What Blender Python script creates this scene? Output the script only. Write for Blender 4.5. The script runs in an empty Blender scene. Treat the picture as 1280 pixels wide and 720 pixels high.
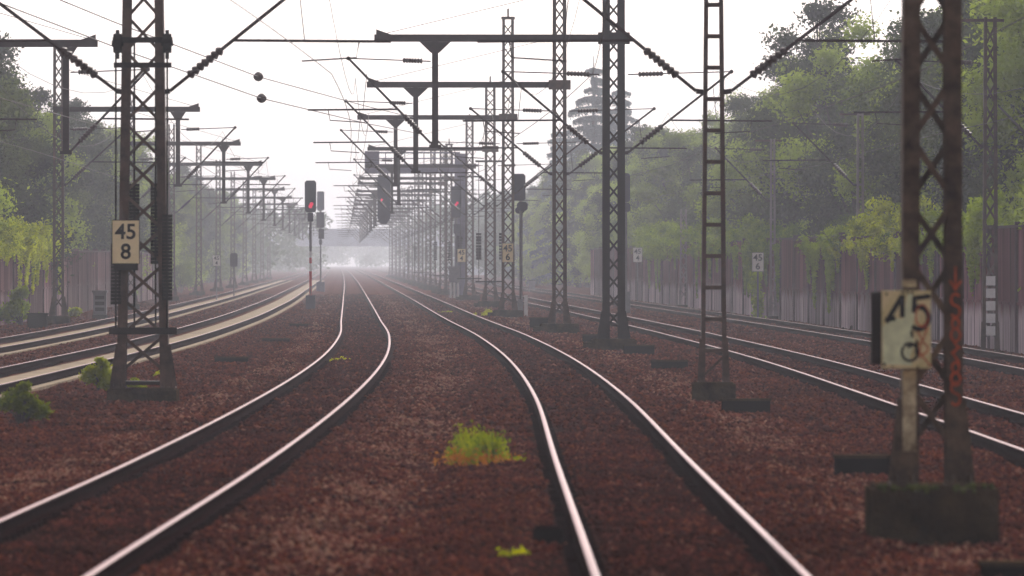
import bpy, math, random
import numpy as np
from mathutils import Vector, Matrix
random.seed(7)
RNG = np.random.default_rng(11)
scene = bpy.context.scene
COL = scene.collection
R = math.radians

# ------------------------------------------------------------------ camera
F_PX, CAM_H, Y_H = 8930.0, 2.24, 327.0         # focal length in px of a 1280 wide picture, eye height, horizon row
cam = bpy.data.cameras.new('camera')
cam.sensor_width = 36.0
cam.lens = F_PX / 1280 * 36
cam.shift_y = -(360 - Y_H) / 1280
cam.clip_start, cam.clip_end = 1.0, 9000.0
cam.dof.use_dof = True
cam.dof.focus_distance = 225.0
cam.dof.aperture_fstop = 5.0
cam_o = bpy.data.objects.new('camera', cam)
cam_o.location = (0, 0, CAM_H)
cam_o.rotation_euler = (R(90), 0, 0)
COL.objects.link(cam_o)
scene.camera = cam_o

# ------------------------------------------------------------------ sky, sun, exposure
SUN_EL, SUN_AZ = 36.0, 14.0                    # azimuth measured from straight ahead (+Y) to the right
world = bpy.data.worlds.new('World')
scene.world = world
world.use_nodes = True
wn = world.node_tree
wn.nodes.clear()
w_out = wn.nodes.new('ShaderNodeOutputWorld')
w_bg = wn.nodes.new('ShaderNodeBackground')
w_hs = wn.nodes.new('ShaderNodeHueSaturation')
w_sky = wn.nodes.new('ShaderNodeTexSky')
w_sky.sky_type = 'NISHITA'
w_sky.sun_disc = False
w_sky.sun_elevation = R(SUN_EL)
w_sky.sun_rotation = R(SUN_AZ)
w_sky.air_density = 1.0
w_sky.dust_density = 4.0
w_sky.ozone_density = 2.0
w_hs.inputs['Saturation'].default_value = 0.25
w_bg.inputs['Strength'].default_value = 0.15
wn.links.new(w_sky.outputs[0], w_hs.inputs['Color'])
w_tint = wn.nodes.new('ShaderNodeMix')
w_tint.data_type = 'RGBA'; w_tint.blend_type = 'MULTIPLY'; w_tint.inputs[0].default_value = 1.0
w_tint.inputs[7].default_value = (1.0, 0.945, 0.965, 1)
wn.links.new(w_hs.outputs[0], w_tint.inputs[6])
wn.links.new(w_tint.outputs[2], w_bg.inputs['Color'])
wn.links.new(w_bg.outputs[0], w_out.inputs['Surface'])
sun = bpy.data.lights.new('sun', 'SUN')
sun.energy = 1.5
sun.angle = R(12)
sun.color = (1.0, 0.92, 0.82)
sun_o = bpy.data.objects.new('sun', sun)
d = Vector((math.sin(R(SUN_AZ)) * math.cos(R(SUN_EL)), math.cos(R(SUN_AZ)) * math.cos(R(SUN_EL)), math.sin(R(SUN_EL))))
sun_o.rotation_euler = d.to_track_quat('Z', 'Y').to_euler()
sun_o.location = (0, 0, 60)
COL.objects.link(sun_o)
scene.view_settings.view_transform = 'Standard'
scene.view_settings.look = 'None'
scene.view_settings.exposure = 0.50
scene.view_settings.gamma = 1.0
scene.cycles.volume_bounces = 1
scene.cycles.max_bounces = 6
scene.cycles.transparent_max_bounces = 8
scene.cycles.use_denoising = True

# ------------------------------------------------------------------ materials
MATS = {}
def mat(name, col, rough=0.8, metal=0.0, var=0.25, scale=3.0, bump=0.0, bscale=40.0, col2=None, stretch=(1, 1, 1), spec=0.06):
    m = bpy.data.materials.new(name)
    m.use_nodes = True
    nt = m.node_tree
    b = nt.nodes['Principled BSDF']
    b.inputs['Roughness'].default_value = rough
    b.inputs['Metallic'].default_value = metal
    b.inputs['Specular IOR Level'].default_value = spec
    tc = nt.nodes.new('ShaderNodeTexCoord')
    mp = nt.nodes.new('ShaderNodeMapping')
    mp.inputs['Scale'].default_value = stretch
    nt.links.new(tc.outputs['Object'], mp.inputs['Vector'])
    n = nt.nodes.new('ShaderNodeTexNoise')
    n.inputs['Scale'].default_value = scale
    n.inputs['Detail'].default_value = 6
    n.inputs['Roughness'].default_value = 0.65
    nt.links.new(mp.outputs[0], n.inputs['Vector'])
    r = nt.nodes.new('ShaderNodeValToRGB')
    r.color_ramp.elements[0].position = 0.32
    r.color_ramp.elements[1].position = 0.68
    c2 = col2 or tuple(min(1, c * (1 + var)) for c in col)
    r.color_ramp.elements[0].color = tuple(c * (1 - var) for c in col) + (1,)
    r.color_ramp.elements[1].color = tuple(c2) + (1,)
    nt.links.new(n.outputs['Fac'], r.inputs['Fac'])
    nt.links.new(r.outputs['Color'], b.inputs['Base Color'])
    if bump:
        n2 = nt.nodes.new('ShaderNodeTexNoise')
        n2.inputs['Scale'].default_value = bscale
        n2.inputs['Detail'].default_value = 5
        nt.links.new(mp.outputs[0], n2.inputs['Vector'])
        bp = nt.nodes.new('ShaderNodeBump')
        bp.inputs['Strength'].default_value = bump
        bp.inputs['Distance'].default_value = 0.05
        nt.links.new(n2.outputs['Fac'], bp.inputs['Height'])
        nt.links.new(bp.outputs['Normal'], b.inputs['Normal'])
    MATS[name] = m
    return m

def leaf_mat(name, dark, light, trans=0.45, scale=0.9, rnd=0.35, lo=.40, hi=.95):
    m = bpy.data.materials.new(name)
    m.use_nodes = True
    nt = m.node_tree
    nt.nodes.clear()
    out = nt.nodes.new('ShaderNodeOutputMaterial')
    tc = nt.nodes.new('ShaderNodeTexCoord')
    n = nt.nodes.new('ShaderNodeTexNoise')
    n.inputs['Scale'].default_value = scale
    n.inputs['Detail'].default_value = 5
    nt.links.new(tc.outputs['Object'], n.inputs['Vector'])
    oi = nt.nodes.new('ShaderNodeObjectInfo')
    ad = nt.nodes.new('ShaderNodeMath'); ad.operation = 'MULTIPLY_ADD'
    ad.inputs[1].default_value = rnd
    nt.links.new(oi.outputs['Random'], ad.inputs[0])
    nt.links.new(n.outputs['Fac'], ad.inputs[2])
    r = nt.nodes.new('ShaderNodeValToRGB')
    r.color_ramp.elements[0].position = lo
    r.color_ramp.elements[1].position = hi
    r.color_ramp.elements[0].color = dark + (1,)
    r.color_ramp.elements[1].color = light + (1,)
    nt.links.new(ad.outputs[0], r.inputs['Fac'])
    df = nt.nodes.new('ShaderNodeBsdfDiffuse')
    tr = nt.nodes.new('ShaderNodeBsdfTranslucent')
    mx = nt.nodes.new('ShaderNodeMixShader')
    mx.inputs[0].default_value = trans
    nt.links.new(r.outputs[0], df.inputs['Color'])
    nt.links.new(r.outputs[0], tr.inputs['Color'])
    nt.links.new(df.outputs[0], mx.inputs[1])
    nt.links.new(tr.outputs[0], mx.inputs[2])
    nt.links.new(mx.outputs[0], out.inputs['Surface'])
    MATS[name] = m
    return m

def emit_mat(name, col, strength):
    m = bpy.data.materials.new(name)
    m.use_nodes = True
    b = m.node_tree.nodes['Principled BSDF']
    b.inputs['Base Color'].default_value = col + (1,)
    b.inputs['Emission Color'].default_value = col + (1,)
    b.inputs['Emission Strength'].default_value = strength
    MATS[name] = m
    return m

mat('mast_steel', (0.034, 0.018, 0.014), 0.6, 0.0, 0.35, 2.5, 0.15, 30, col2=(0.095, 0.052, 0.036), spec=0.12)
mat('mast_steel_worn', (0.036, 0.020, 0.014), 0.7, 0.0, 0.4, 3.5, 0.2, 30, col2=(0.135, 0.088, 0.056), spec=0.1)
mat('mast_steel_dark', (0.014, 0.008, 0.008), 0.65, 0.0, 0.3, 3.0, spec=0.08)
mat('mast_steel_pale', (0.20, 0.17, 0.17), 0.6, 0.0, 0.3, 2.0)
mat('tube_steel', (0.028, 0.015, 0.016), 0.5, 0.0, 0.3, 4.0)
mat('insulator_brown', (0.030, 0.012, 0.011), 0.5, 0.0, 0.2, 6.0, spec=0.2)
mat('wire_copper', (0.060, 0.045, 0.045), 0.6, 0.3, 0.1, 2.0)
mat('rail_top', (0.30, 0.145, 0.140), 0.55, 0.0, 0.12, 1.0, stretch=(6, .3, 6), spec=0.15)
mat('rail_rust', (0.014, 0.004, 0.004), 0.9, 0.0, 0.35, 5.0, spec=0.0)
mat('sleeper_wood', (0.026, 0.0095, 0.0075), 0.95, 0.0, 0.4, 6.0, 0.4, 30, col2=(0.055, 0.022, 0.017), spec=0.0)
mat('slab_concrete', (0.20, 0.145, 0.080), 0.85, 0.0, 0.40, 1.1, 0.2, 20)
mat('block_concrete', (0.016, 0.009, 0.007), 0.9, 0.0, 0.4, 2.5, 0.5, 14, col2=(0.060, 0.038, 0.018), spec=0.0)
mat('trough_black', (0.008, 0.005, 0.005), 0.85, 0.0, 0.3, 4.0, spec=0.0)
mat('sign_cream', (0.78, 0.64, 0.38), 0.55, 0.0, 0.06, 6.0)
mat('sign_white', (0.75, 0.72, 0.66), 0.55, 0.0, 0.05, 6.0)
mat('sign_worn', (0.60, 0.50, 0.22), 0.65, 0.0, 0.22, 5.0, col2=(0.74, 0.58, 0.32))
mat('sign_bleach', (0.60, 0.60, 0.36), 0.7, 0.0, 0.2, 9.0)
mat('sign_edge', (0.020, 0.014, 0.012), 0.7)
mat('sign_ink', (0.012, 0.010, 0.010), 0.6)
mat('spray_orange', (0.30, 0.060, 0.022), 0.7, 0.0, 0.3, 9.0, col2=(0.62, 0.10, 0.03))
mat('paint_cream', (0.16, 0.09, 0.05), 0.8, 0.0, 0.4, 7.0, col2=(0.62, 0.50, 0.30))
mat('signal_black', (0.030, 0.022, 0.040), 0.55, 0.0, 0.15, 3.0)
mat('signal_grey', (0.16, 0.15, 0.20), 0.6, 0.0, 0.15, 3.0)
mat('pole_white', (0.70, 0.68, 0.66), 0.6, 0.0, 0.1, 4.0)
mat('pole_red', (0.45, 0.03, 0.04), 0.6, 0.0, 0.1, 4.0)
mat('pole_grey', (0.12, 0.11, 0.12), 0.6, 0.0, 0.2, 4.0)
mat('cabinet_grey', (0.15, 0.14, 0.15), 0.6, 0.0, 0.2, 4.0)
mat('gantry_steel', (0.14, 0.12, 0.17), 0.6, 0.0, 0.2, 2.0)
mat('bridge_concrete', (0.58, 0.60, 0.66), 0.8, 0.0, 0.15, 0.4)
mat('bark', (0.050, 0.038, 0.032), 0.9, 0.0, 0.4, 4.0, 0.5, 12)
emit_mat('lamp_red', (1.0, 0.02, 0.12), 0.20)
emit_mat('lamp_red_faint', (1.0, 0.10, 0.18), .9)
leaf_mat('leaf_tree', (0.030, 0.052, 0.012), (0.300, 0.380, 0.050), .5, .5, .5)
leaf_mat('leaf_dark', (0.020, 0.024, 0.020), (0.100, 0.125, 0.045), .45)
leaf_mat('leaf_conifer', (0.055, 0.078, 0.088), (0.135, 0.175, 0.170), 0.45)
leaf_mat('leaf_ivy', (0.060, 0.110, 0.010), (0.560, 0.600, 0.030), 0.5, 1.5, .08, .34, .74)
leaf_mat('leaf_bush', (0.040, 0.090, 0.006), (0.290, 0.370, 0.020), 0.45, 2.4)
leaf_mat('leaf_tuft', (0.060, 0.095, 0.004), (0.280, 0.310, 0.010), 0.45, 6.0)
leaf_mat('leaf_weed', (0.080, 0.130, 0.001), (0.520, 0.500, 0.002), 0.5, 6.0)
leaf_mat('leaf_dry', (0.300, 0.060, 0.012), (0.480, 0.220, 0.020), 0.4, 6.0)
leaf_mat('leaf_far', (0.050, 0.075, 0.035), (0.110, 0.140, 0.060), 0.4, 0.05)

def wall_mat(name, low, high, zsplit):
    m = bpy.data.materials.new(name)
    m.use_nodes = True
    nt = m.node_tree
    b = nt.nodes['Principled BSDF']
    b.inputs['Roughness'].default_value = 0.85
    b.inputs['Specular IOR Level'].default_value = 0.0
    geo = nt.nodes.new('ShaderNodeNewGeometry')
    sep = nt.nodes.new('ShaderNodeSeparateXYZ')
    nt.links.new(geo.outputs['Position'], sep.inputs[0])
    # boards: vertical strips along the wall's run (world Y)
    mul = nt.nodes.new('ShaderNodeMath'); mul.operation = 'MULTIPLY'; mul.inputs[1].default_value = 1 / 2.4
    nt.links.new(sep.outputs['Y'], mul.inputs[0])
    fl = nt.nodes.new('ShaderNodeMath'); fl.operation = 'FLOOR'
    nt.links.new(mul.outputs[0], fl.inputs[0])
    wn_ = nt.nodes.new('ShaderNodeTexWhiteNoise'); wn_.noise_dimensions = '1D'
    nt.links.new(fl.outputs[0], wn_.inputs['W'])
    fr = nt.nodes.new('ShaderNodeMath'); fr.operation = 'FRACT'
    nt.links.new(mul.outputs[0], fr.inputs[0])
    gap = nt.nodes.new('ShaderNodeMath'); gap.operation = 'GREATER_THAN'; gap.inputs[1].default_value = 0.10
    nt.links.new(fr.outputs[0], gap.inputs[0])
    # weather streaks, stretched vertically
    mp = nt.nodes.new('ShaderNodeMapping'); mp.inputs['Scale'].default_value = (0.7, 0.7, 0.16)
    nt.links.new(geo.outputs['Position'], mp.inputs['Vector'])
    nz = nt.nodes.new('ShaderNodeTexNoise'); nz.inputs['Scale'].default_value = 1.6; nz.inputs['Detail'].default_value = 6
    nt.links.new(mp.outputs[0], nz.inputs['Vector'])
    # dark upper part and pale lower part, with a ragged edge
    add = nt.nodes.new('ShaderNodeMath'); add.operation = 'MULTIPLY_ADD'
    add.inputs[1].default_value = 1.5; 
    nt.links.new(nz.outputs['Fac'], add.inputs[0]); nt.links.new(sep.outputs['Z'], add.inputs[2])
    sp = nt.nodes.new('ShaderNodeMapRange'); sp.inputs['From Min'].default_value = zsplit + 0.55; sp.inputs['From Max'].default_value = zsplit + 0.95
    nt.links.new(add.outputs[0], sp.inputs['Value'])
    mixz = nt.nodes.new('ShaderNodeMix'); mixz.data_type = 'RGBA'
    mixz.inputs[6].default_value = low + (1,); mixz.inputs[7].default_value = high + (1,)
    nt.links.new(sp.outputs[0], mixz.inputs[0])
    # variation
    st = nt.nodes.new('ShaderNodeMapRange'); st.inputs['From Min'].default_value = 0.3; st.inputs['From Max'].default_value = 0.7
    st.inputs['To Min'].default_value = 0.45; st.inputs['To Max'].default_value = 1.35
    nt.links.new(nz.outputs['Fac'], st.inputs['Value'])
    bv = nt.nodes.new('ShaderNodeMapRange'); bv.inputs['To Min'].default_value = 0.65; bv.inputs['To Max'].default_value = 1.15
    nt.links.new(wn_.outputs['Value'], bv.inputs['Value'])
    p1 = nt.nodes.new('ShaderNodeMath'); p1.operation = 'MULTIPLY'
    nt.links.new(st.outputs[0], p1.inputs[0]); nt.links.new(bv.outputs[0], p1.inputs[1])
    gm = nt.nodes.new('ShaderNodeMapRange'); gm.inputs['To Min'].default_value = 0.45
    nt.links.new(gap.outputs[0], gm.inputs['Value'])
    p2 = nt.nodes.new('ShaderNodeMath'); p2.operation = 'MULTIPLY'
    nt.links.new(p1.outputs[0], p2.inputs[0]); nt.links.new(gm.outputs[0], p2.inputs[1])
    vm = nt.nodes.new('ShaderNodeVectorMath'); vm.operation = 'SCALE'
    nt.links.new(mixz.outputs[2], vm.inputs[0])
    oi = nt.nodes.new('ShaderNodeObjectInfo')
    om = nt.nodes.new('ShaderNodeMapRange'); om.inputs['To Min'].default_value = 0.6; om.inputs['To Max'].default_value = 1.3
    nt.links.new(oi.outputs['Random'], om.inputs['Value'])
    p3 = nt.nodes.new('ShaderNodeMath'); p3.operation = 'MULTIPLY'
    nt.links.new(p2.outputs[0], p3.inputs[0]); nt.links.new(om.outputs[0], p3.inputs[1])
    nt.links.new(p3.outputs[0], vm.inputs['Scale'])
    nt.links.new(vm.outputs[0], b.inputs['Base Color'])
    MATS[name] = m
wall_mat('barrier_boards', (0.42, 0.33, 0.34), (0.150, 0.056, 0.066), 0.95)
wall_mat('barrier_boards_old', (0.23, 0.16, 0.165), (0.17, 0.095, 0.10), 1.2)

# ------------------------------------------------------------------ mesh builder
class MB:
    def __init__(s): s.v = []; s.f = []; s.m = []
    def add(s, vs, fs, mi=0):
        o = len(s.v)
        s.v += [tuple(v) for v in vs]
        s.f += [tuple(i + o for i in f) for f in fs]
        s.m += [mi] * len(fs)
        return s
    def box(s, x0, x1, y0, y1, z0, z1, mi=0):
        return s.add([(x0, y0, z0), (x1, y0, z0), (x1, y1, z0), (x0, y1, z0), (x0, y0, z1), (x1, y0, z1), (x1, y1, z1), (x0, y1, z1)],
                     [(0, 3, 2, 1), (4, 5, 6, 7), (0, 1, 5, 4), (1, 2, 6, 5), (2, 3, 7, 6), (3, 0, 4, 7)], mi)
    def bar(s, p, q, w, h, mi=0, up=(0, 1, 0)):
        p, q = Vector(p), Vector(q)
        d = (q - p).normalized()
        u = Vector(up)
        if abs(d.dot(u)) > 0.95: u = Vector((1, 0, 0))
        a = d.cross(u).normalized() * w / 2
        b = a.cross(d).normalized() * h / 2
        vs = [p - a - b, p + a - b, p + a + b, p - a + b, q - a - b, q + a - b, q + a + b, q - a + b]
        return s.add(vs, [(0, 3, 2, 1), (4, 5, 6, 7), (0, 1, 5, 4), (1, 2, 6, 5), (2, 3, 7, 6), (3, 0, 4, 7)], mi)
    def tube(s, pts, rad, n=6, mi=0):
        pts = [Vector(p) for p in pts]
        k = len(pts)
        rs = rad if isinstance(rad, (list, tuple)) else [rad] * k
        vs = []
        for i, p in enumerate(pts):
            d = (pts[min(i + 1, k - 1)] - pts[max(i - 1, 0)]).normalized()
            u = Vector((0, 0, 1)) if abs(d.z) < 0.9 else Vector((1, 0, 0))
            a = d.cross(u).normalized(); b = a.cross(d)
            for j in range(n):
                t = 2 * math.pi * j / n
                vs.append(p + (a * math.cos(t) + b * math.sin(t)) * rs[i])
        fs = []
        for i in range(k - 1):
            for j in range(n):
                fs.append((i * n + j, i * n + (j + 1) % n, (i + 1) * n + (j + 1) % n, (i + 1) * n + j))
        fs.append(tuple(range(n - 1, -1, -1))); fs.append(tuple((k - 1) * n + j for j in range(n)))
        return s.add(vs, fs, mi)
    def prism(s, poly, y0, y1, mi=0):          # poly in x,z, extruded along y
        n = len(poly)
        vs = [(x, y0, z) for x, z in poly] + [(x, y1, z) for x, z in poly]
        fs = [tuple(range(n)), tuple(range(2 * n - 1, n - 1, -1))] + [(i, i + n, (i + 1) % n + n, (i + 1) % n) for i in range(n)]
        return s.add(vs, fs, mi)
    def ball(s, c, r, n=10, mi=0):
        c = Vector(c)
        vs, fs = [], []
        m = n // 2 + 1
        for i in range(m + 1):
            t = math.pi * i / m
            for j in range(n):
                a = 2 * math.pi * j / n
                vs.append(c + Vector((math.sin(t) * math.cos(a), math.sin(t) * math.sin(a), math.cos(t))) * r)
        for i in range(m):
            for j in range(n):
                fs.append((i * n + j, (i + 1) * n + j, (i + 1) * n + (j + 1) % n, i * n + (j + 1) % n))
        return s.add(vs, fs, mi)
    def build(s, name, mats, parent=None, smooth=False):
        me = bpy.data.meshes.new(name)
        me.from_pydata(s.v, [], s.f)
        for m in ([mats] if isinstance(mats, str) else mats): me.materials.append(MATS[m])
        if any(s.m): me.polygons.foreach_set('material_index', s.m)
        if smooth: me.polygons.foreach_set('use_smooth', [True] * len(me.polygons))
        me.update()
        return link(name, me, parent)

def link(name, me, parent=None):
    o = bpy.data.objects.new(name, me)
    COL.objects.link(o)
    if parent is not None: o.parent = parent
    return o

def tag(o, label=None, cat=None, group=None, kind=None):
    if label: o['label'] = label
    if cat: o['category'] = cat
    if group: o['group'] = group
    if kind: o['kind'] = kind
    return o

def thing(name, loc, label, cat, group=None, rz=0.0):
    o = link(name, None)
    o.location = loc
    o.rotation_euler = (0, 0, rz)
    return tag(o, label, cat, group)

def copy_tree(o, parent=None):
    c = o.copy()
    COL.objects.link(c)
    if parent is not None: c.parent = parent
    for ch in list(o.children): copy_tree(ch, c)
    return c

def np_mesh(name, V, Fq, mats, parent=None, mi=None):
    me = bpy.data.meshes.new(name)
    k = Fq.shape[1]
    me.vertices.add(len(V)); me.vertices.foreach_set('co', np.asarray(V, np.float32).ravel())
    me.loops.add(Fq.size); me.loops.foreach_set('vertex_index', Fq.astype(np.int32).ravel())
    me.polygons.add(len(Fq)); me.polygons.foreach_set('loop_start', np.arange(0, Fq.size, k, dtype=np.int32))
    for m in ([mats] if isinstance(mats, str) else mats): me.materials.append(MATS[m])
    if mi is not None: me.polygons.foreach_set('material_index', np.asarray(mi, np.int32))
    me.update(calc_edges=True)
    return link(name, me, parent)

# ------------------------------------------------------------------ alignment of the railway (metres; rail tops at z = 0)
def spline(pts):
    P = np.array(sorted(pts), float)
    x, y = P[:, 0], P[:, 1]
    h = np.diff(x); dl = np.diff(y) / h
    m = np.zeros(len(x))
    m[0], m[-1] = dl[0], dl[-1]
    m[1:-1] = (dl[:-1] * h[1:] + dl[1:] * h[:-1]) / (h[1:] + h[:-1])
    def f(t):
        t = np.asarray(t, float)
        i = np.clip(np.searchsorted(x, t) - 1, 0, len(x) - 2)
        u = (t - x[i]) / h[i]
        return ((1 + 2 * u) * (1 - u) ** 2) * y[i] + u * (1 - u) ** 2 * h[i] * m[i] + u * u * (3 - 2 * u) * y[i + 1] + u * u * (u - 1) * h[i] * m[i + 1]
    return f
TR = {
    'D': spline([(0, 1.50), (51, 1.35), (79, 1.25), (118, 1.14), (155, .80), (216, -.27), (274, -1.70), (400, -4.6), (690, -11.4), (1300, -26), (2600, -58)]),
    'C': spline([(0, -3.95), (51, -3.78), (79, -3.52), (116, -3.42), (162, -3.66), (215, -4.45), (274, -5.8), (417, -9.1), (714, -16.0), (1300, -30.0), (2600, -62)]),
    'B': spline([(0, -10.9), (60, -10.4), (155, -10.05), (196, -10.1), (278, -11.0), (370, -12.7), (571, -17.2), (800, -22.5), (1300, -34.5), (2600, -67)]),
    'A': spline([(0, -14.9), (60, -14.4), (155, -14.1), (208, -14.25), (278, -15.1), (377, -17.0), (690, -24.0), (1300, -38.4), (2600, -71)]),
    'E': spline([(0, 7.1), (60, 6.9), (110, 6.76), (161, 6.45), (215, 5.6), (294, 3.9), (370, 2.12), (690, -5.5), (1300, -20.2), (2600, -52)]),
    'F': spline([(0, 12.1), (100, 11.75), (194, 10.95), (256, 9.75), (370, 7.0), (690, -.7), (1300, -15.4), (2600, -47)]),
}
tD, tC, tB, tA, tE, tF = (TR[k] for k in 'DCBAEF')
def wallR(y): return tF(y) + 2.5
def wallL(y): return tA(y) - 4.5
def head(f, y): return math.atan2(-(float(f(y + 3)) - float(f(y - 3))), 6.0)   # heading about z, 0 = straight ahead

# ------------------------------------------------------------------ ground, haze
GZ = -0.19
def ground_material():
    m = bpy.data.materials.new('ballast_ground')
    m.use_nodes = True
    nt = m.node_tree
    b = nt.nodes['Principled BSDF']
    b.inputs['Roughness'].default_value = 0.95
    b.inputs['Specular IOR Level'].default_value = 0.0
    geo = nt.nodes.new('ShaderNodeNewGeometry')
    n1 = nt.nodes.new('ShaderNodeTexNoise'); n1.inputs['Scale'].default_value = 0.55; n1.inputs['Detail'].default_value = 4
    n2 = nt.nodes.new('ShaderNodeTexNoise'); n2.inputs['Scale'].default_value = 9.0; n2.inputs['Detail'].default_value = 5
    vo = nt.nodes.new('ShaderNodeTexVoronoi'); vo.inputs['Scale'].default_value = 16.0
    for n in (n1, n2, vo): nt.links.new(geo.outputs['Position'], n.inputs['Vector'])
    r1 = nt.nodes.new('ShaderNodeValToRGB')
    r1.color_ramp.elements[0].position = 0.36; r1.color_ramp.elements[0].color = (0.038, 0.0092, 0.0066, 1)
    r1.color_ramp.elements[1].position = 0.64; r1.color_ramp.elements[1].color = (0.108, 0.033, 0.021, 1)
    nt.links.new(n1.outputs['Fac'], r1.inputs['Fac'])
    mr = nt.nodes.new('ShaderNodeMapRange'); mr.inputs['From Min'].default_value = 0.3; mr.inputs['From Max'].default_value = 0.7
    mr.inputs['To Min'].default_value = 0.45; mr.inputs['To Max'].default_value = 1.5
    nt.links.new(n2.outputs['Fac'], mr.inputs['Value'])
    vm = nt.nodes.new('ShaderNodeVectorMath'); vm.operation = 'SCALE'
    nt.links.new(r1.outputs[0], vm.inputs[0]); nt.links.new(mr.outputs[0], vm.inputs['Scale'])
    at_ = nt.nodes.new('ShaderNodeAttribute'); at_.attribute_name = 'rail_dark'  # mask that darkens the ground in a narrow band along each rail
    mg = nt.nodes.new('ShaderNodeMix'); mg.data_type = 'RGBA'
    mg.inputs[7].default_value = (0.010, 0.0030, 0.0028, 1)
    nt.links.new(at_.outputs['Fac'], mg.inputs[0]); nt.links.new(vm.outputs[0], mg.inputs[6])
    nt.links.new(mg.outputs[2], b.inputs['Base Color'])
    bp = nt.nodes.new('ShaderNodeBump'); bp.inputs['Strength'].default_value = 0.8; bp.inputs['Distance'].default_value = 0.05
    nt.links.new(vo.outputs['Distance'], bp.inputs['Height'])
    nt.links.new(bp.outputs[0], b.inputs['Normal'])
    MATS['ballast_ground'] = m
ground_material()

def relief(x, y):
    """height of the ballast surface: beds under the tracks, low dips and heaps between them"""
    z = np.full(np.shape(x), GZ)
    for k, f in TR.items():
        dx = np.abs(x - f(y))
        z = z + 0.035 * np.clip((1.9 - dx) / 0.7, 0, 1) + 0.05 * np.exp(-((dx - 1.75) / .28) ** 2)
    z = z + 0.035 * np.sin(x * 2.1 + np.sin(y * .31) * 2) * np.sin(y * .47 + x * .6) * np.clip((80 + 200 - y) / 200, 0, 1)
    mid = np.exp(-((x - (tC(y) + tD(y)) / 2) / .9) ** 2)
    for f in TR.values():
        z = z - 0.035 * np.exp(-((np.abs(np.abs(x - f(y)) - .7525)) / .16) ** 2)
    return z - 0.05 * mid
ys = np.unique(np.concatenate([[-60, 0, 20, 40], np.arange(46, 130, .4), np.arange(130, 300, 1.5), np.arange(300, 800, 8), np.arange(800, 3300, 80), [3600]]))
us = np.unique(np.concatenate([[-1400, -500, -200, -90, -55, -40, -30], np.arange(-24, -11, .5), np.arange(-11, 12, .11), np.arange(12, 20.1, .6), [30, 40, 60, 120, 300, 700, 1400]]))
YY, UU = np.meshgrid(ys, us, indexing='ij')
XX = UU + (tD(np.clip(YY, 0, 2600)) - 1.2)
ZZ = np.where(np.abs(UU) < 29, relief(XX, np.clip(YY, 0, 2600)), GZ)
V = np.stack([XX, YY, ZZ], -1).reshape(-1, 3)
ny, nx = YY.shape
idx = np.arange(ny * nx).reshape(ny, nx)
Fq = np.stack([idx[:-1, :-1], idx[:-1, 1:], idx[1:, 1:], idx[1:, :-1]], -1).reshape(-1, 4)
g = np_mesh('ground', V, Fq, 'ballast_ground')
g.data.polygons.foreach_set('use_smooth', [True] * len(g.data.polygons))
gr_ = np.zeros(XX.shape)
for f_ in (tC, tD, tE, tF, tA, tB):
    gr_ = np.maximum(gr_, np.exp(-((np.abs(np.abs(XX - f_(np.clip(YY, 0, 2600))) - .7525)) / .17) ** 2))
ga_ = g.data.attributes.new('rail_dark', 'FLOAT', 'POINT')
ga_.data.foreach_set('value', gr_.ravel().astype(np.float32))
tag(g, kind='structure')

hz = MB().box(-1600, 1600, -90, 3800, -1.5, 27).build('haze', [])
hm = bpy.data.materials.new('haze_air')
hm.use_nodes = True
hm.node_tree.nodes.clear()
ho = hm.node_tree.nodes.new('ShaderNodeOutputMaterial')
hv = hm.node_tree.nodes.new('ShaderNodeVolumePrincipled')
hv.inputs['Color'].default_value = (0.83, 0.875, 0.96, 1)
hv.inputs['Density'].default_value = 0.00037
hv.inputs['Anisotropy'].default_value = 0.36
hm.node_tree.links.new(hv.outputs[0], ho.inputs['Volume'])
hz.data.materials.append(hm)
tag(hz, 'pale misty air hanging over the tracks and trees', None, None, 'stuff')

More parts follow.
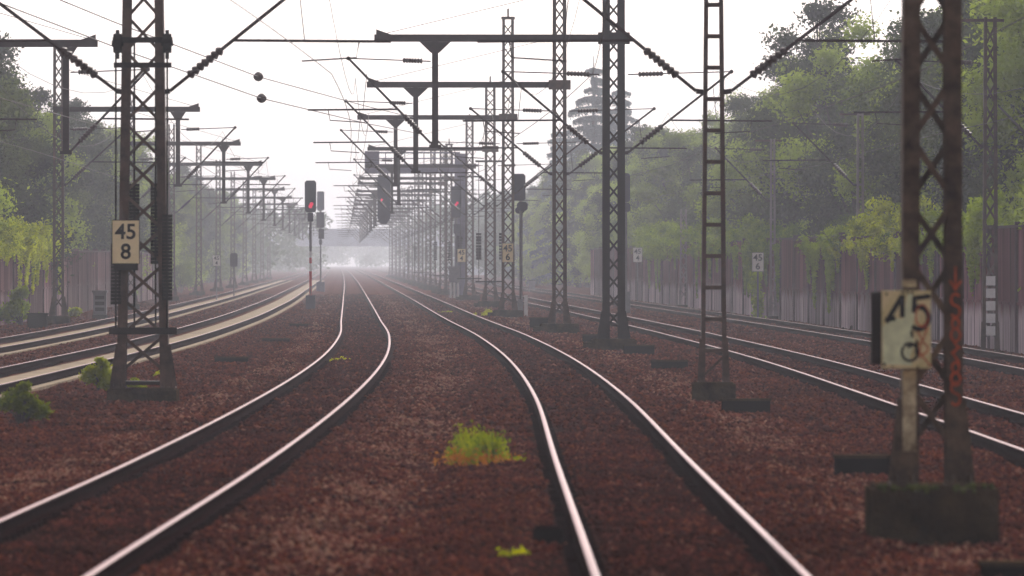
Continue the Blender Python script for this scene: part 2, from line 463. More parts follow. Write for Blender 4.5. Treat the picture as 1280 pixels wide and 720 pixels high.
# loose ballast stones in the near part of the yard
def stones(name, y0, y1, per_m2, s0, s1, seed):
    rng = np.random.default_rng(seed)
    n = int((y1 - y0) * ((y0 + y1) / 2 * .0735 * 2 + 3) * per_m2)
    u = rng.random(n)
    y = np.sqrt(y0 ** 2 + u * (y1 ** 2 - y0 ** 2))
    x = (rng.random(n) * 2 - 1) * (y * .0735 + 1.5)
    keep = np.ones(n, bool)
    for f in TR.values():
        dx = np.abs(np.abs(x - f(y)) - .7525)
        keep &= dx > .10 + .12 * rng.random(n)
    keep &= (x < wallR(y) - .3) & (x > wallL(y) + .3)
    for f in (tA, tB):
        keep &= ~((x - f(y) > -0.76) & (x - f(y) < 1.4))
    x, y = x[keep], y[keep]
    n = len(x)
    z = relief(x, y)
    s = s0 + (s1 - s0) * rng.random(n) ** 2
    base = np.array([(1, 0, 0), (-1, 0, 0), (0, 1, 0), (0, -1, 0), (0, 0, 1), (0, 0, -1)], float)
    fc = np.array([(0, 2, 4), (2, 1, 4), (1, 3, 4), (3, 0, 4), (2, 0, 5), (1, 2, 5), (3, 1, 5), (0, 3, 5)])
    P = base[None] * (0.55 + .6 * rng.random((n, 6, 1))) + (rng.random((n, 6, 3)) - .5) * .7
    a = rng.random(n) * 6.283
    ca, sa = np.cos(a)[:, None], np.sin(a)[:, None]
    P = np.stack([P[..., 0] * ca - P[..., 1] * sa, P[..., 0] * sa + P[..., 1] * ca, P[..., 2] * .75], -1) * (s * .5)[:, None, None]
    P += np.stack([x, y, z + s * .12], -1)[:, None, :]
    Fs = (fc[None] + (np.arange(n) * 6)[:, None, None]).reshape(-1, 3)
    pk = rng.choice(4, n, p=[.43, .34, .19, .04])
    sh = np.exp(-((x - tC(y) - 2.0) / .55) ** 2) + .8 * np.exp(-((x - tC(y) + 1.7) / .4) ** 2) + .7 * np.exp(-((x - tD(y) - 2.2) / .6) ** 2)
    inr = sum((np.abs(x - f(y)) < .62) for f in (tC, tD, tE, tF)) > 0
    pk = np.where(inr & (rng.random(n) < .5), 1, pk)
    pat = .65 + .6 * np.sin(x * 1.7 + y * .13) * np.sin(y * .29 + x * .5)
    pk = np.where(rng.random(n) < .75 * sh * pat, rng.choice([0, 3, 4], n, p=[.2, .45, .35]), pk)
    mi = np.repeat(pk, 8)
    o = np_mesh(name, P.reshape(-1, 3), Fs, ['stone_brown', 'stone_dark', 'stone_rust', 'stone_pale', 'stone_tan'], None, mi)
    return tag(o, 'loose rusty brown ballast stones covering the ground', None, None, 'stuff')
mat('stone_brown', (0.080, 0.0195, 0.0130), 0.9, 0, .5, .5, spec=0.0)
mat('stone_dark', (0.036, 0.0076, 0.0058), 0.9, 0, .5, .5, spec=0.0)
mat('stone_rust', (0.105, 0.029, 0.0130), 0.9, 0, .5, .5, spec=0.0)
mat('stone_pale', (0.160, 0.066, 0.046), 0.9, 0, .4, .5, spec=0.0)
mat('stone_tan', (0.215, 0.110, 0.072), 0.9, 0, .4, .5, spec=0.0)
stones('ballast_stones', 47, 100, 170, .045, .10, 1)
stones('ballast_stones', 100, 230, 44, .06, .13, 2)
stones('ballast_stones', 190, 340, 13, .08, .15, 3)
stones('ballast_stones', 300, 520, 5, .09, .17, 4)

# ------------------------------------------------------------------ tracks
PROF = [(-.075, -.172), (.075, -.172), (.075, -.160), (.012, -.142), (.009, -.045), (.036, -.036), (.036, -.006), (.030, 0), (-.030, 0), (-.036, -.006), (-.036, -.036), (-.009, -.045), (-.012, -.142), (-.075, -.160)]
def sweep_rail(f, off, y0, y1, parent):
    ys_ = np.unique(np.concatenate([np.arange(y0, 320, 3.0), np.arange(320, y1, 12.0), [y1]]))
    ys_ = ys_[ys_ >= y0]
    x = f(ys_)
    dx = np.gradient(x, ys_)
    nrm = np.sqrt(1 + dx ** 2)
    k = len(PROF)
    V = []
    for (px, pz) in PROF:
        o = off + px
        V.append(np.stack([x + o / nrm, ys_ - o * dx / nrm, np.full_like(x, pz)], -1))
    V = np.stack(V, 1).reshape(-1, 3)
    n = len(ys_)
    I = np.arange(n * k).reshape(n, k)
    Fq, mi = [], []
    for j in range(k):
        j2 = (j + 1) % k
        Fq.append(np.stack([I[:-1, j], I[:-1, j2], I[1:, j2], I[1:, j]], -1))
        mi += [1 if j == 7 else 0] * (n - 1)
    return np_mesh('rail', V, np.concatenate(Fq), ['rail_rust', 'rail_top'], parent, mi)
def strip(f, o0, o1, y0, y1, z0, z1, step=6.0):
    ys_ = np.arange(y0, y1 + .1, step)
    b = MB()
    for i in range(len(ys_) - 1):
        ya, yb = ys_[i], ys_[i + 1] - .03
        xa, xb = float(f(ya)), float(f(yb))
        b.add([(xa + o0, ya, z0), (xa + o1, ya, z0), (xb + o1, yb, z0), (xb + o0, yb, z0), (xa + o0, ya, z1), (xa + o1, ya, z1), (xb + o1, yb, z1), (xb + o0, yb, z1)],
              [(4, 5, 6, 7), (0, 1, 5, 4), (1, 2, 6, 5), (2, 3, 7, 6), (3, 0, 4, 7)])
    return b
TRACK_LABEL = {
    'C': 'rusty track bending in an S on the left of the yellow-green weed clump',
    'D': 'rusty track with shiny rail tops directly right of the yellow-green weed clump',
    'E': 'straight rusty track just right of the central row of lattice masts',
    'F': 'rusty track running close along the foot of the purple-brown wall',
    'B': 'track with pale cream concrete between its rails, nearer the mast with the 45 8 sign',
    'A': 'track with pale cream concrete between its rails, along the ivy-covered wall',
}
GAUGE = .7525
slp = MB().box(-1.3, 1.3, -.13, .13, -.32, -.166)
slp_proto = None
for k, f in TR.items():
    t = thing('railway_track', (0, 0, 0), TRACK_LABEL[k], 'railway track', 'railway tracks side by side')
    sweep_rail(f, -GAUGE, 20, 2300, t)
    sweep_rail(f, GAUGE, 20, 2300, t)
    cb = MB()
    y = 48.0
    while y < 170:
        x_ = float(f(y)); 
        for g_ in (-GAUGE, GAUGE):
            for s_ in (-1, 1):
                c_ = x_ + g_ + s_ * .095
                cb.box(c_ - .045, c_ + .045, y - .06, y + .06, -.18, -.128 + random.uniform(-.01, .01))
        y += .6
    tag(cb.build('rail_clips', 'rail_rust', t), kind='stuff')
    if k in 'AB':
        strip(f, -.22, .56, 60, 900, -.30, -.110).build('concrete_slab', 'slab_concrete', t)
        strip(f, 1.0, 1.22, 60, 900, -.30, -.120).build('concrete_slab', 'slab_concrete', t)
    elif k in 'CD':
        y = 48.0
        for i in range(95):
            o = slp_proto.copy() if slp_proto else slp.build('sleeper', 'sleeper_wood')
            if slp_proto: COL.objects.link(o)
            slp_proto = o
            o.parent = t
            o.location = (float(f(y)), y, 0)
            o.rotation_euler = (0, 0, head(f, y) + random.uniform(-.01, .01))
            y += .6

# ------------------------------------------------------------------ masts and catenary
def lacing(w0, w1, dep, h0, h1, pitch, t=.035, both=True, cross=False):
    out = []
    n = max(2, round((h1 - h0) / pitch))
    for face in (-1, 1):
        b = MB(); out.append(b)
        for i in range(n):
            za, zb = h0 + (h1 - h0) * i / n, h0 + (h1 - h0) * (i + 1) / n
            wa = w0 + (w1 - w0) * (za - h0) / (h1 - h0); wb = w0 + (w1 - w0) * (zb - h0) / (h1 - h0)
            s = 1 if (i + (face > 0)) % 2 else -1
            yf = face * dep / 2
            b.bar((-s * wa / 2, yf, za), (s * wb / 2, yf, zb), .055, .012)
            if cross: b.bar((s * wa / 2, yf + .016, za), (-s * wb / 2, yf + .016, zb), .055, .012)
    return out
def legs(root, w0, w1, dep, h, lw, z0, m, splay=0.0):
    for s in (-1, 1):
        b = MB()
        p, q = Vector((s * (w0 - lw) / 2, 0, z0)), Vector((s * (w1 - lw) / 2, 0, h))
        # a channel: web at the outside, flanges in front and behind
        b.bar(p + Vector((s * (lw / 2 - .01), 0, 0)), q + Vector((s * (lw / 2 - .01), 0, 0)), .02, dep - .03)
        for yf in (-1, 1):
            b.bar(p + Vector((0, yf * (dep / 2 - .014), 0)), q + Vector((0, yf * (dep / 2 - .014), 0)), lw, .016)
        if splay:
            for yf in (-1, 1):
                y0 = yf * (dep / 2 + .012)
                x = s * w0 / 2
                b.prism([(x - s * lw, z0), (x + s * splay, z0), (x + s * splay, z0 + .05), (x + s * .015, z0 + .75), (x - s * lw, z0 + .75)], y0 - .007, y0 + .007)
            b.box(min(x - s * lw, x + s * splay), max(x - s * lw, x + s * splay), -dep / 2 - .1, dep / 2 + .1, z0 - .004, z0 + .022)
            for yb in (-dep / 2 - .06, dep / 2 + .06):
                for u in (.25, .8): b.tube([(s * (w0 / 2 - lw + (lw + splay) * u), yb, z0 + .02), (s * (w0 / 2 - lw + (lw + splay) * u), yb, z0 + .085)], .022, 6)
        b.build('leg', m, root)
def insulator(b, p, q, r=.075, n=7):
    p, q = Vector(p), Vector(q)
    pts, rs = [], []
    for i in range(n):
        for du, rr in ((0.0, r * .55), (.3, r), (.6, r * .9), (.99, r * .55)):
            pts.append(p.lerp(q, (i + du) / n)); rs.append(rr)
    b.tube(pts, rs, 8)
def arm(root, s, x0, z_low=5.2, reach=3.1, rise=2.2, tie=True, reg=True, off=.26, y=0.0, m='tube_steel'):
    """one cantilever bracket: slanting tube, top tie, registration tube, steady arm; s = side"""
    b = MB(); ins = MB(); ins2 = MB()
    P = lambda r, z: Vector((x0 + s * r, y, z_low + z))
    a0, a1 = P(off, 0), P(reach, rise)
    dr = a1 - a0
    b.tube([a0, a0 + dr * .12], .034); insulator(ins, a0 + dr * .12, a0 + dr * .33, .085)
    b.tube([a0 + dr * .33, a1], .036); b.ball(a1, .06, 6)
    b.bar(P(off - .14, -.02), a0, .09, .09)
    if tie:
        t0 = P(off, rise - .08)
        b.tube([t0, t0.lerp(a1, .10)], .02); insulator(ins2, t0.lerp(a1, .10), t0.lerp(a1, .34), .075); b.tube([t0.lerp(a1, .34), a1], .018)
    if reg:
        k = .28
        r0 = a0 + dr * (.40)
        zr = r0.z - z_low
        e = P(reach + 1.1, zr - .02)
        b.tube([r0, e], .028)
        b.tube([P(reach + .55, zr), P(reach + .5, zr - .30), P(reach - .45, zr - .36)], .016)
        b.tube([P(reach - .5, rise * .82), P(reach - .4, zr)], .010)
    o = b.build('cantilever_arm', m, root)
    ins.build('insulator', 'insulator_brown', o)
    if tie: ins2.build('insulator', 'insulator_brown', o)
    return o
def beam_and_post(root, s, z, length, post_at, m='tube_steel', drop=2.95, y=-.20):
    b = MB()
    b.box(min(.2 * -s, s * length), max(.2 * -s, s * length), y - .07, y + .07, z - .10, z + .10)
    x = s * length
    b.prism([(x - s * .05, z + .1), (x - s * .45, z + .1), (x - s * .05, z + .24)], y - .03, y + .03)
    b.tube([(s * length * .97, y, z + .1), (s * .1, y, z + 1.6)], .010)
    bo = b.build('cross_beam', m, root)
    p = MB()
    xp = s * post_at
    p.box(xp - .085, xp + .085, y - .06, y + .06, z - drop, z - .10)
    gw = .42 if s < 0 else .30
    p.prism([(xp - gw, z - .104), (xp + gw, z - .104), (xp + .11, z - .40), (xp - .11, z - .40)], y - .05, y + .05)
    p.box(xp - .16, xp + .16, y - .08, y + .08, z - drop - .03, z - drop + .06)
    p.build('drop_post', m, root)
    return xp
def foundation(root, w, d, z0, z1, mname='block_concrete', steps=False):
    b = MB().box(-w / 2, w / 2, -d / 2, d / 2, z0, z1 - .03)
    b.box(-w / 2 + .04, w / 2 - .04, -d / 2 + .04, d / 2 - .04, z1 - .032, z1)
    if steps: b.box(-w / 2 - .22, -w / 2 + .02, -d / 2 + .1, d / 2 - .1, z0, z1 - .10)
    return b.build('foundation', mname, root)
def lattice_mast(name, y, x, label, group, h, w0, w1, dep=.32, lw=.12, base=.15, pitch=.5, m='mast_steel', fw=1.1, style='x', rz=None, splay=.14, cap=False, steps=True):
    r = thing(name, (x, y, 0), label, 'mast', group, 0.0 if rz is None else rz)
    foundation(r, fw, fw, -.45, base, steps=(style == 'x' and steps))
    legs(r, w0, w1, dep, h, lw, base, m, splay if style != 'ladder' else .05)
    wi0, wi1 = w0 - lw, w1 - lw
    if style == 'ladder':
        z = base + .55
        while z < h:
            w = w0 + (w1 - w0) * (z - base) / (h - base)
            MB().box(-w / 2 + .02, w / 2 - .02, -dep / 2 - .03, dep / 2 - .03, z - .035, z + .035).build('rung', m, r)
            z += pitch
        b = MB()
        b.bar((-w0 / 2 + .05, -dep / 2 - .02, base + .12), (w0 / 2 - .05, -dep / 2 - .02, base + .45), .04, .012)
        b.build('brace', m, r)
    else:
        for b in lacing(wi0, wi1, dep + .02, base + .3, h - .2, pitch): b.build('lattice_bracing', m, r)
    if cap:
        MB().box(-w1 / 2 - .04, w1 / 2 + .04, -dep / 2 - .03, dep / 2 + .03, h - .02, h + .10).box(-.04, .04, -.04, .04, h + .1, h + .45).build('mast_cap', m, r)
    return r

CENTRE = 'lattice masts in the central row between the tracks'
def centre_mast(y, x, label, h=11, w=.56, w1=None, beam=8.25, lw=.13, style='x', m='mast_steel', bl=6.5, pa=4.85, weights=False, group=CENTRE, cap=True, fw=1.3, pitch=.5, arms=True):
    r = lattice_mast('lattice_mast', y, x, label, group, h, w, w1 or w * .9, lw=lw, style=style, m=m, rz=head(tD, y), cap=cap, fw=fw, pitch=pitch)
    half = w / 2 - .02
    if arms:
        arm(r, -1, 0, off=half + .1, reach=3.0, m='tube_steel')
        arm(r, 1, 0, off=half + .1, reach=3.2, m='tube_steel')
    if beam:
        xp = beam_and_post(r, -1, beam, bl, pa)
        arm(r, -1, xp, z_low=beam - 2.85, reach=2.35, rise=2.3, off=.12, y=-.2)
        MB().box(-w / 2 - .12, w / 2 + .12, -.28, -.10, beam - .16, beam + .16).build('beam_clamp', m, r)
    if weights:
        for s in (-1, 1):
            b = MB()
            for i in range(9): b.tube([(s * (half + .32), 0, 2.35 + i * .16), (s * (half + .32), 0, 2.47 + i * .16)], .15, 10)
            b.tube([(s * (half + .32), 0, 1.2), (s * (half + .32), 0, 7.6)], .02)
            b.build('balance_weight', 'mast_steel_dark', r)
        MB().box(-half - .5, half + .5, -.22, .22, 1.14, 1.22).build('guide_bracket', 'mast_steel_dark', r)
        MB().box(-half - .5, half + .5, -.1, .1, 7.5, 7.6).build('pulley_bracket', 'mast_steel_dark', r)
    return r

# first mast on the right, carrying the worn sign
m1 = lattice_mast('lattice_mast', 62, 3.64, 'large lattice mast on a mossy concrete block, with orange spray writing on its right leg', CENTRE, 10.5, .53, .46, dep=.40, lw=.145, base=.31, pitch=.55, fw=1.10, m='mast_steel_worn', splay=.10, steps=False)
arm(m1, -1, 0); arm(m1, 1, 0)
mat('moss', (0.030, 0.040, 0.010), 0.95, 0, .4, 12.0, col2=(0.10, 0.105, 0.03), spec=0.0)
b = MB()
for i in range(46):
    a_ = random.random()
    x_ = -.52 + 1.04 * a_
    b.ball((x_, -.52 + random.uniform(-.03, .04), .31 + random.uniform(-.05, .0)), random.uniform(.014, .04), 6)
b.build('moss_rim', 'moss', m1)
tag(m1.children[-1], None, None, None, 'stuff')
MB().box(-.262, -.145, -.226, -.222, .60, 1.30).build('paint_patch', 'paint_cream', m1)
MB().box(-.262, -.145, -.224, -.216, 2.02, 2.09).build('paint_patch', 'paint_cream', m1)
mb2 = centre_mast(124, 3.5, 'slim ladder-like mast with plain rungs on a dark block', h=10, w=.45, w1=.27, beam=None, lw=.07, style='ladder', pitch=.545, fw=.74)
centre_mast(194, 2.76, 'heavy dark lattice mast with broad flared foot, carrying the highest cross beam', h=11, w=.62, w1=.60, lw=.20, beam=8.3, fw=1.2, m='mast_steel_dark')
centre_mast(241, 1.6, 'tall lattice mast on a stepped block, next behind the heavy dark flared mast', h=13, w=.50, lw=.12, beam=8.2)
centre_mast(308, -.17, 'lattice mast carrying the cream 45 6 sign, beside the double-headed signal', h=12.7, w=.56, lw=.12, beam=8.45)
centre_mast(378, -1.15, 'lattice mast with two stacks of balance weights, just left of the 45 6 mast', h=11.6, w=.62, beam=8.2, weights=True)
centre_mast(446, -2.65, 'hazy lattice mast with balance weights, carrying the small 45 4 sign', h=11.0, w=.56, beam=8.2, weights=True)
far_y = [512, 545, 605, 640, 700, 742, 805, 860, 925, 990, 1060, 1130]
for i, y in enumerate(far_y):
    near = y < 720
    centre_mast(y, float(tD(y)) + 2.7, 'pale mast fading into the mist in the central row beyond the weighted masts', h=10.6 + (i % 3) * .5, w=.52, lw=.13, beam=8.2, cap=(i % 2 == 0), weights=(i in (1, 4)))

# left mast with the 45 8 sign
LX, LY = -6.4, 124
ml = lattice_mast('lattice_mast', LY, LX, 'broad lattice mast with hanging balance weights and pulleys, carrying the cream 45 8 sign', 'masts on the left', 11, .90, .58, dep=.42, lw=.15, base=.05, pitch=.62, fw=1.2, splay=.12, steps=False)
arm(ml, -1, 0, off=.46, reach=3.4); arm(ml, 1, 0, off=.46, reach=3.2)
for (x, z0, z1, yy) in ((-.46, 1.50, 2.55, -.30), (-.17, 2.20, 3.6, .3), (.20, 2.20, 3.6, .3), (.43, 1.57, 3.06, -.30)):
    b = MB()
    n = round((z1 - z0) / .062)
    for i in range(n):
        za = z0 + (z1 - z0) * i / n
        b.tube([(x, yy, za), (x, yy, za + .056)], .092, 10)
    b.tube([(x, yy, 1.0), (x, yy, 6.1)], .018)
    b.build('balance_weight', 'trough_black', ml)
for s in (-1, 1):
    b = MB()
    b.tube([(s * .43 - .07, -.30, 6.02), (s * .43 + .07, -.30, 6.02)], .17, 14)
    b.tube([(s * .43 - .10, -.30, 6.02), (s * .43 + .10, -.30, 6.02)], .05, 8)
    b.box(s * .43 - .03, s * .43 + .03, -.38, -.24, 5.75, 6.25)
    b.build('pulley', 'trough_black', ml)
MB().box(-.52, .52, -.26, -.21, 6.03, 6.13).build('pulley_bracket', 'mast_steel_dark', ml)
MB().box(-.50, .50, -.26, -.21, 5.60, 5.69).build('pulley_bracket', 'mast_steel_dark', ml)
MB().box(-.58, .60, -.34, -.23, .98, 1.10).build('guide_bracket', 'mast_steel_dark', ml)
MB().box(-.5, .5, -.20, .20, .10, .17).build('foot_beam', 'mast_steel_dark', ml)

# masts along the ivy-covered wall, reaching over the far-left track
LB = 'masts with cross beams along the wall on the left'
for i, y in enumerate([192, 275, 355, 430, 505, 580, 655, 730, 805, 880, 960]):
    x = float(tA(y)) - 2.4
    lab = ('cross-beam mast beside the wall whose hanging post stands left of the 45 8 mast' if i == 0 else
           'cross-beam mast by the ivy wall, its hanging post just right of the 45 8 mast' if i == 1 else
           'pale cross-beam mast fading into the mist along the left-hand wall')
    r = lattice_mast('lattice_mast', y, x, lab, LB, 10.5 if i else 11, .45, .40, lw=.10, m='mast_steel', rz=head(tA, y), fw=.9)
    pa = (float(tA(y)) + float(tB(y))) / 2 - x + .15
    xp = beam_and_post(r, 1, 8.1, pa + .85, pa)
    arm(r, 1, xp, z_low=5.2, reach=2.2, rise=2.2, off=.12, y=-.2)
    arm(r, 1, 0, off=.3, reach=2.7)
# masts by the purple-brown wall
RB = 'masts beside the purple-brown wall'
for (y, x, h, st, w, lab) in ((183, 12.25, 8.5, 'x', .40, 'grey lattice mast with white painted lower bars in front of the wall'),
                              (256, 12.48, 7.6, 'ladder', .30, 'slim pale ladder mast standing against the purple-brown wall'),
                              (300, 10.95, 7.4, 'ladder', .26, 'slim hazy ladder mast rising behind the small 45 6 sign post'),
                              (377, 9.05, 5.0, 'x', .42, 'short grey lattice mast against the pale foot of the wall'),
                              (455, 7.0, 5.2, 'ladder', .40, 'short misty ladder mast at the far end of the wall')):
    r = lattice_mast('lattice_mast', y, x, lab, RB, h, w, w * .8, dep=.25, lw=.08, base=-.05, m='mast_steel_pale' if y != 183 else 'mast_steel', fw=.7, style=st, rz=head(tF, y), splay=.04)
    if y < 310 :
        arm(r, -1, 0, off=.25, reach=2.4, z_low=h - 2.6 if y != 183 else 5.2)
        MB().box(-.75, .35, -.05, .05, h - .12, h - .04).build('top_bracket', 'mast_steel', r)
    if y == 183:
        b = MB()
        for k in range(5): b.box(-.12, .12, -.148, -.142, .35 + k * .32, .35 + k * .32 + .24)
        b.build('white_band', 'pole_white', r)

# overhead wires, one set per track
def wires(f, ysup, label, zc=5.5):
    t = thing('overhead_wire', (0, 0, 0), label, 'overhead wire', 'overhead wires above the tracks')
    pts, pm = [], []
    ysup = sorted(ysup)
    for i in range(len(ysup) - 1):
        a, b_ = ysup[i], ysup[i + 1]
        for k in range(8):
            u = k / 8
            y = a + (b_ - a) * u
            zz = .3 * (1 - 2 * abs(u)) if i % 2 == 0 else -.3 * (1 - 2 * u)
            pts.append((float(f(y)) + zz, y, zc))
            pm.append((float(f(y)) + zz * .6, y, zc + 1.75 - 1.15 * 4 * u * (1 - u)))
    MB().tube(pts, .008, 5).build('contact_wire', 'wire_copper', t)
    MB().tube(pm, .007, 5).build('messenger_wire', 'wire_copper', t)
cy = [30, 62, 124, 194, 241, 308, 378, 446] + [512, 605, 700, 805, 925, 1060, 1200]
ly = [40, 124, 192, 275, 355, 430, 505, 580, 655, 730, 805, 880, 960, 1100]
wires(tD, cy, 'pair of thin overhead wires above the track right of the weed clump')
wires(tC, cy, 'pair of thin overhead wires above the track that bends in an S')
wires(tE, cy, 'pair of thin overhead wires above the track right of the central masts')
wires(tF, cy, 'pair of thin overhead wires above the track along the purple-brown wall')
wires(tB, ly, 'pair of thin overhead wires above the cream-bedded track nearer the 45 8 mast')
wires(tA, ly, 'pair of thin overhead wires above the cream-bedded track along the ivy wall')
# two round insulators hanging in the sky
for (px, py, lab) in ((323, 96, 'upper of two dark round balls hanging on wires in the white sky'), (327, 123, 'lower of two dark round balls hanging on wires in the white sky')):
    Y = 190.0
    x, z = (px - 640) * Y / F_PX, CAM_H + (Y_H - py) * Y / F_PX
    t = thing('wire_insulator', (x, Y, z), lab, 'insulator', 'round wire insulators in the sky')
    b = MB(); b.tube([(0, 0, .13), (0, 0, .09), (0, 0, .03), (0, 0, -.03), (0, 0, -.09), (0, 0, -.12)], [.03, .09, .135, .135, .09, .03], 14)
    b.build('ball', 'insulator_brown', t)
    MB().tube([(-4.2, -66, .9), (-2, -33, .35), (0, 0, 0), (2, 40, .1), (3.2, 81, .5)], .014, 5).build('wire', 'wire_copper', t)

# ------------------------------------------------------------------ signs
def text_mesh(body, size, name, parent, m, loc, bold=.0):
    cu = bpy.data.curves.new(name, 'FONT')
    cu.body = body; cu.size = size; cu.align_x = 'CENTER'; cu.align_y = 'CENTER'
    cu.extrude = .002; cu.offset = bold; cu.space_line = .8
    tmp = bpy.data.objects.new('lettering', cu)
    COL.objects.link(tmp)
    me = bpy.data.meshes.new_from_object(tmp)
    bpy.data.objects.remove(tmp)
    me.materials.clear()
    o = link(name, me, parent)
    o.location = loc
    o.rotation_euler = (R(90), 0, 0)
    me.materials.append(MATS[m])
    return o
SG = 'distance signs with black numbers'
def km_sign(x, y, zc, w, h, top, low, label, m='sign_cream', dark_box=False):
    t = thing('distance_sign', (x, y, zc), label, 'sign', SG)
    b = MB().box(-w / 2, w / 2, -.012, .012, -h / 2, h / 2); b.build('plate', m, t)
    e = MB()
    for (a0, a1, c0, c1) in ((-w / 2 - .012, -w / 2, -h / 2 - .012, h / 2 + .012), (w / 2, w / 2 + .012, -h / 2 - .012, h / 2 + .012), (-w / 2, w / 2, h / 2, h / 2 + .012), (-w / 2, w / 2, -h / 2 - .012, -h / 2)):
        e.box(a0, a1, -.016, .03, c0, c1)
    e.build('border', 'sign_edge', t)
    if dark_box:
        MB().box(-w / 2 + .02, w / 2 - .02, .014, .10, -h / 2 - .12, h / 2 - .02).build('backing_box', 'trough_black', t)
    k = h * .50
    text_mesh(top, k, 'number', t, 'sign_ink', (0, -.016, h * .225), k * .018)
    text_mesh(low, k, 'number', t, 'sign_ink', (0, -.016, -h * .24), k * .018)
    return t
km_sign(LX - .28, LY - .44, 2.58, .46, .74, '45', '8', 'cream 45 8 distance sign on the broad mast on the left', dark_box=True)
km_sign(-.18, 308 - .24, 2.62, .46, .80, '45', '6', 'cream 45 6 distance sign on the lattice mast of the central row')
km_sign(-3.15, 446 - .30, 2.62, .50, .80, '45', '4', 'faint 45 4 distance sign on a misty mast of the central row')
km_sign(-4.9, 545, 2.6, .46, .75, '45', '2', 'palest distance sign far back in the mist among the central masts', m='sign_white')
s6 = km_sign(10.05, 292, 2.22, .46, .76, '45', '6', 'white 45 6 distance sign on the ivy-wrapped post by the wall', m='sign_white')
s4 = km_sign(7.12, 405, 2.62, .50, .80, '45', '4', 'small white 45 4 distance sign near the far end of the wall', m='sign_white')
for s_, zb in ((s6, -2.4), (s4, -2.8)):
    MB().tube([(0, .06, zb), (0, .06, .3)], .04, 8).build('post', 'pole_grey', s_)
s2 = km_sign(-18.2, 440, 2.3, .45, .65, '45', '4', 'tiny pale distance sign in the mist by the wall on the left', m='sign_white')
MB().tube([(0, .06, -2.5), (0, .06, .2)], .04, 8).build('post', 'pole_grey', s2)

def ribbons(strokes, w, y, name, m, parent):
    b = MB()
    for st in strokes:
        for (a, c) in zip(st[:-1], st[1:]):
            p, q = Vector((a[0], y, a[1])), Vector((c[0], y, c[1]))
            dd = (q - p).normalized() * w * .4
            b.bar(p - dd, q + dd, w, .003)
            y -= .0002
    return b.build(name, m, parent)
def arc(cx, cz, rx, rz_, a0, a1, n=14):
    return [(cx + rx * math.cos(R(a0 + (a1 - a0) * i / n)), cz + rz_ * math.sin(R(a0 + (a1 - a0) * i / n))) for i in range(n + 1)]
ws = thing('distance_sign', (3.40, 61.62, 1.655), 'large weathered cream 45 sign with orange scrawl and a half-erased lower digit', 'sign', SG)
MB().box(-.212, .212, -.02, .02, -.335, .335).build('plate', 'sign_worn', ws)
MB().box(-.30, -.214, -.018, .16, -.30, .325).build('side_box', 'sign_edge', ws)
b = MB()
b.prism([(-.20, -.30), (-.205, .02), (-.12, .10), (-.03, .09), (.01, .30), (.055, .31), (.075, .12), (.05, .02), (.07, -.12), (.03, -.24), (.05, -.31)][::-1], -.0235, -.0203)
b.build('bleached_patch', 'sign_bleach', ws)
ribbons([[(-.165, .075), (-.045, .275)], [(-.035, .28), (-.035, .12)], [(-.165, .085), (-.11, .095)]], .042, -.0245, 'number', 'sign_ink', ws)
ribbons([[(.19, .285), (.07, .27), (.065, .16)], arc(.105, .10, .085, .095, 110, -120)], .040, -.0250, 'number', 'sign_ink', ws)
ribbons([arc(.03, -.195, .068, .075, 150, 490, 18), [(.045, -.02), (.05, -.06)], [(.09, -.10), (.085, -.20)], [(.02, -.15), (.06, -.13)]], .022, -.0250, 'number', 'sign_ink', ws)
ribbons([arc(.135, .12, .055, .095, 0, 350), [(.10, -.02), (.14, -.10), (.18, .02)], [(.115, -.13), (.115, -.24)], arc(.13, -.165, .055, .05, 110, -90), [(.13, -.22), (.205, -.31)]], .011, -.0275, 'spray_scrawl', 'spray_orange', ws)
b = MB()
for (x, z) in ((-.17, .305), (-.03, .32), (.01, .32), (.05, .315), (.17, .30), (-.12, -.32), (.1, -.325), (.19, -.315), (-.19, -.30)):
    b.tube([(x, -.030, z), (x, -.018, z)], random.uniform(.008, .014), 8)
b.build('rust_spots', 'sign_edge', ws)
# orange spray on the right leg of the first mast
def leg_spray(zs):
    st = []
    for kind, z in zs:
        x = .195
        if kind == 'arrow': st += [[(x, z + .11), (x, z - .08)], [(x - .045, z - .01), (x, z - .08), (x + .045, z - .01)]]
        if kind == 'S': st += [arc(x, z + .05, .038, .05, 40, 270, 8) + arc(x, z - .05, .038, .05, 90, -140, 8)]
        if kind == '8': st += [arc(x, z + .045, .032, .045, 0, 360, 10), arc(x, z - .055, .04, .055, 0, 360, 10)]
        if kind == 'bar': st += [[(x - .03, z + .1), (x + .02, z + .03), (x - .02, z - .03), (x + .03, z - .1)], [(x - .035, z - .02), (x + .035, z + .03)]]
    return st
ribbons(leg_spray([('arrow', 2.08), ('S', 1.86), ('8', 1.66), ('bar', 1.47), ('8', 1.28), ('S', 1.10)]), .018, -.222, 'spray_writing', 'spray_orange', m1)

# ------------------------------------------------------------------ signals
def octo(w, h, c=.09):
    return [(-w / 2 + c, 0), (w / 2 - c, 0), (w / 2, c), (w / 2, h - c), (w / 2 - c, h), (-w / 2 + c, h), (-w / 2, h - c), (-w / 2, c)]
def sig_head(root, z, w, h, lamps=(), m='signal_black', x=0, y=0, lm='lamp_red', r=.11):
    hd = MB().prism([(px + x, pz + z) for px, pz in octo(w, h)], y - .04, y + .14)
    for i in range(3): hd.tube([(x, y - .11, z + h * (.25 + .25 * i)), (x, y - .04, z + h * (.25 + .25 * i))], .09, 10)
    o = hd.build('signal_head', m, root)
    for (lx, lz) in lamps:
        MB().tube([(x + lx, y - .13, z + lz), (x + lx, y - .112, z + lz)], r, 12).build('lamp', lm, o)
    return o
SGR = 'railway light signals'
t = thing('light_signal', (-10.27, 364, 0), 'dark signal with red lamp on a red and white striped pole', 'signal', SGR)
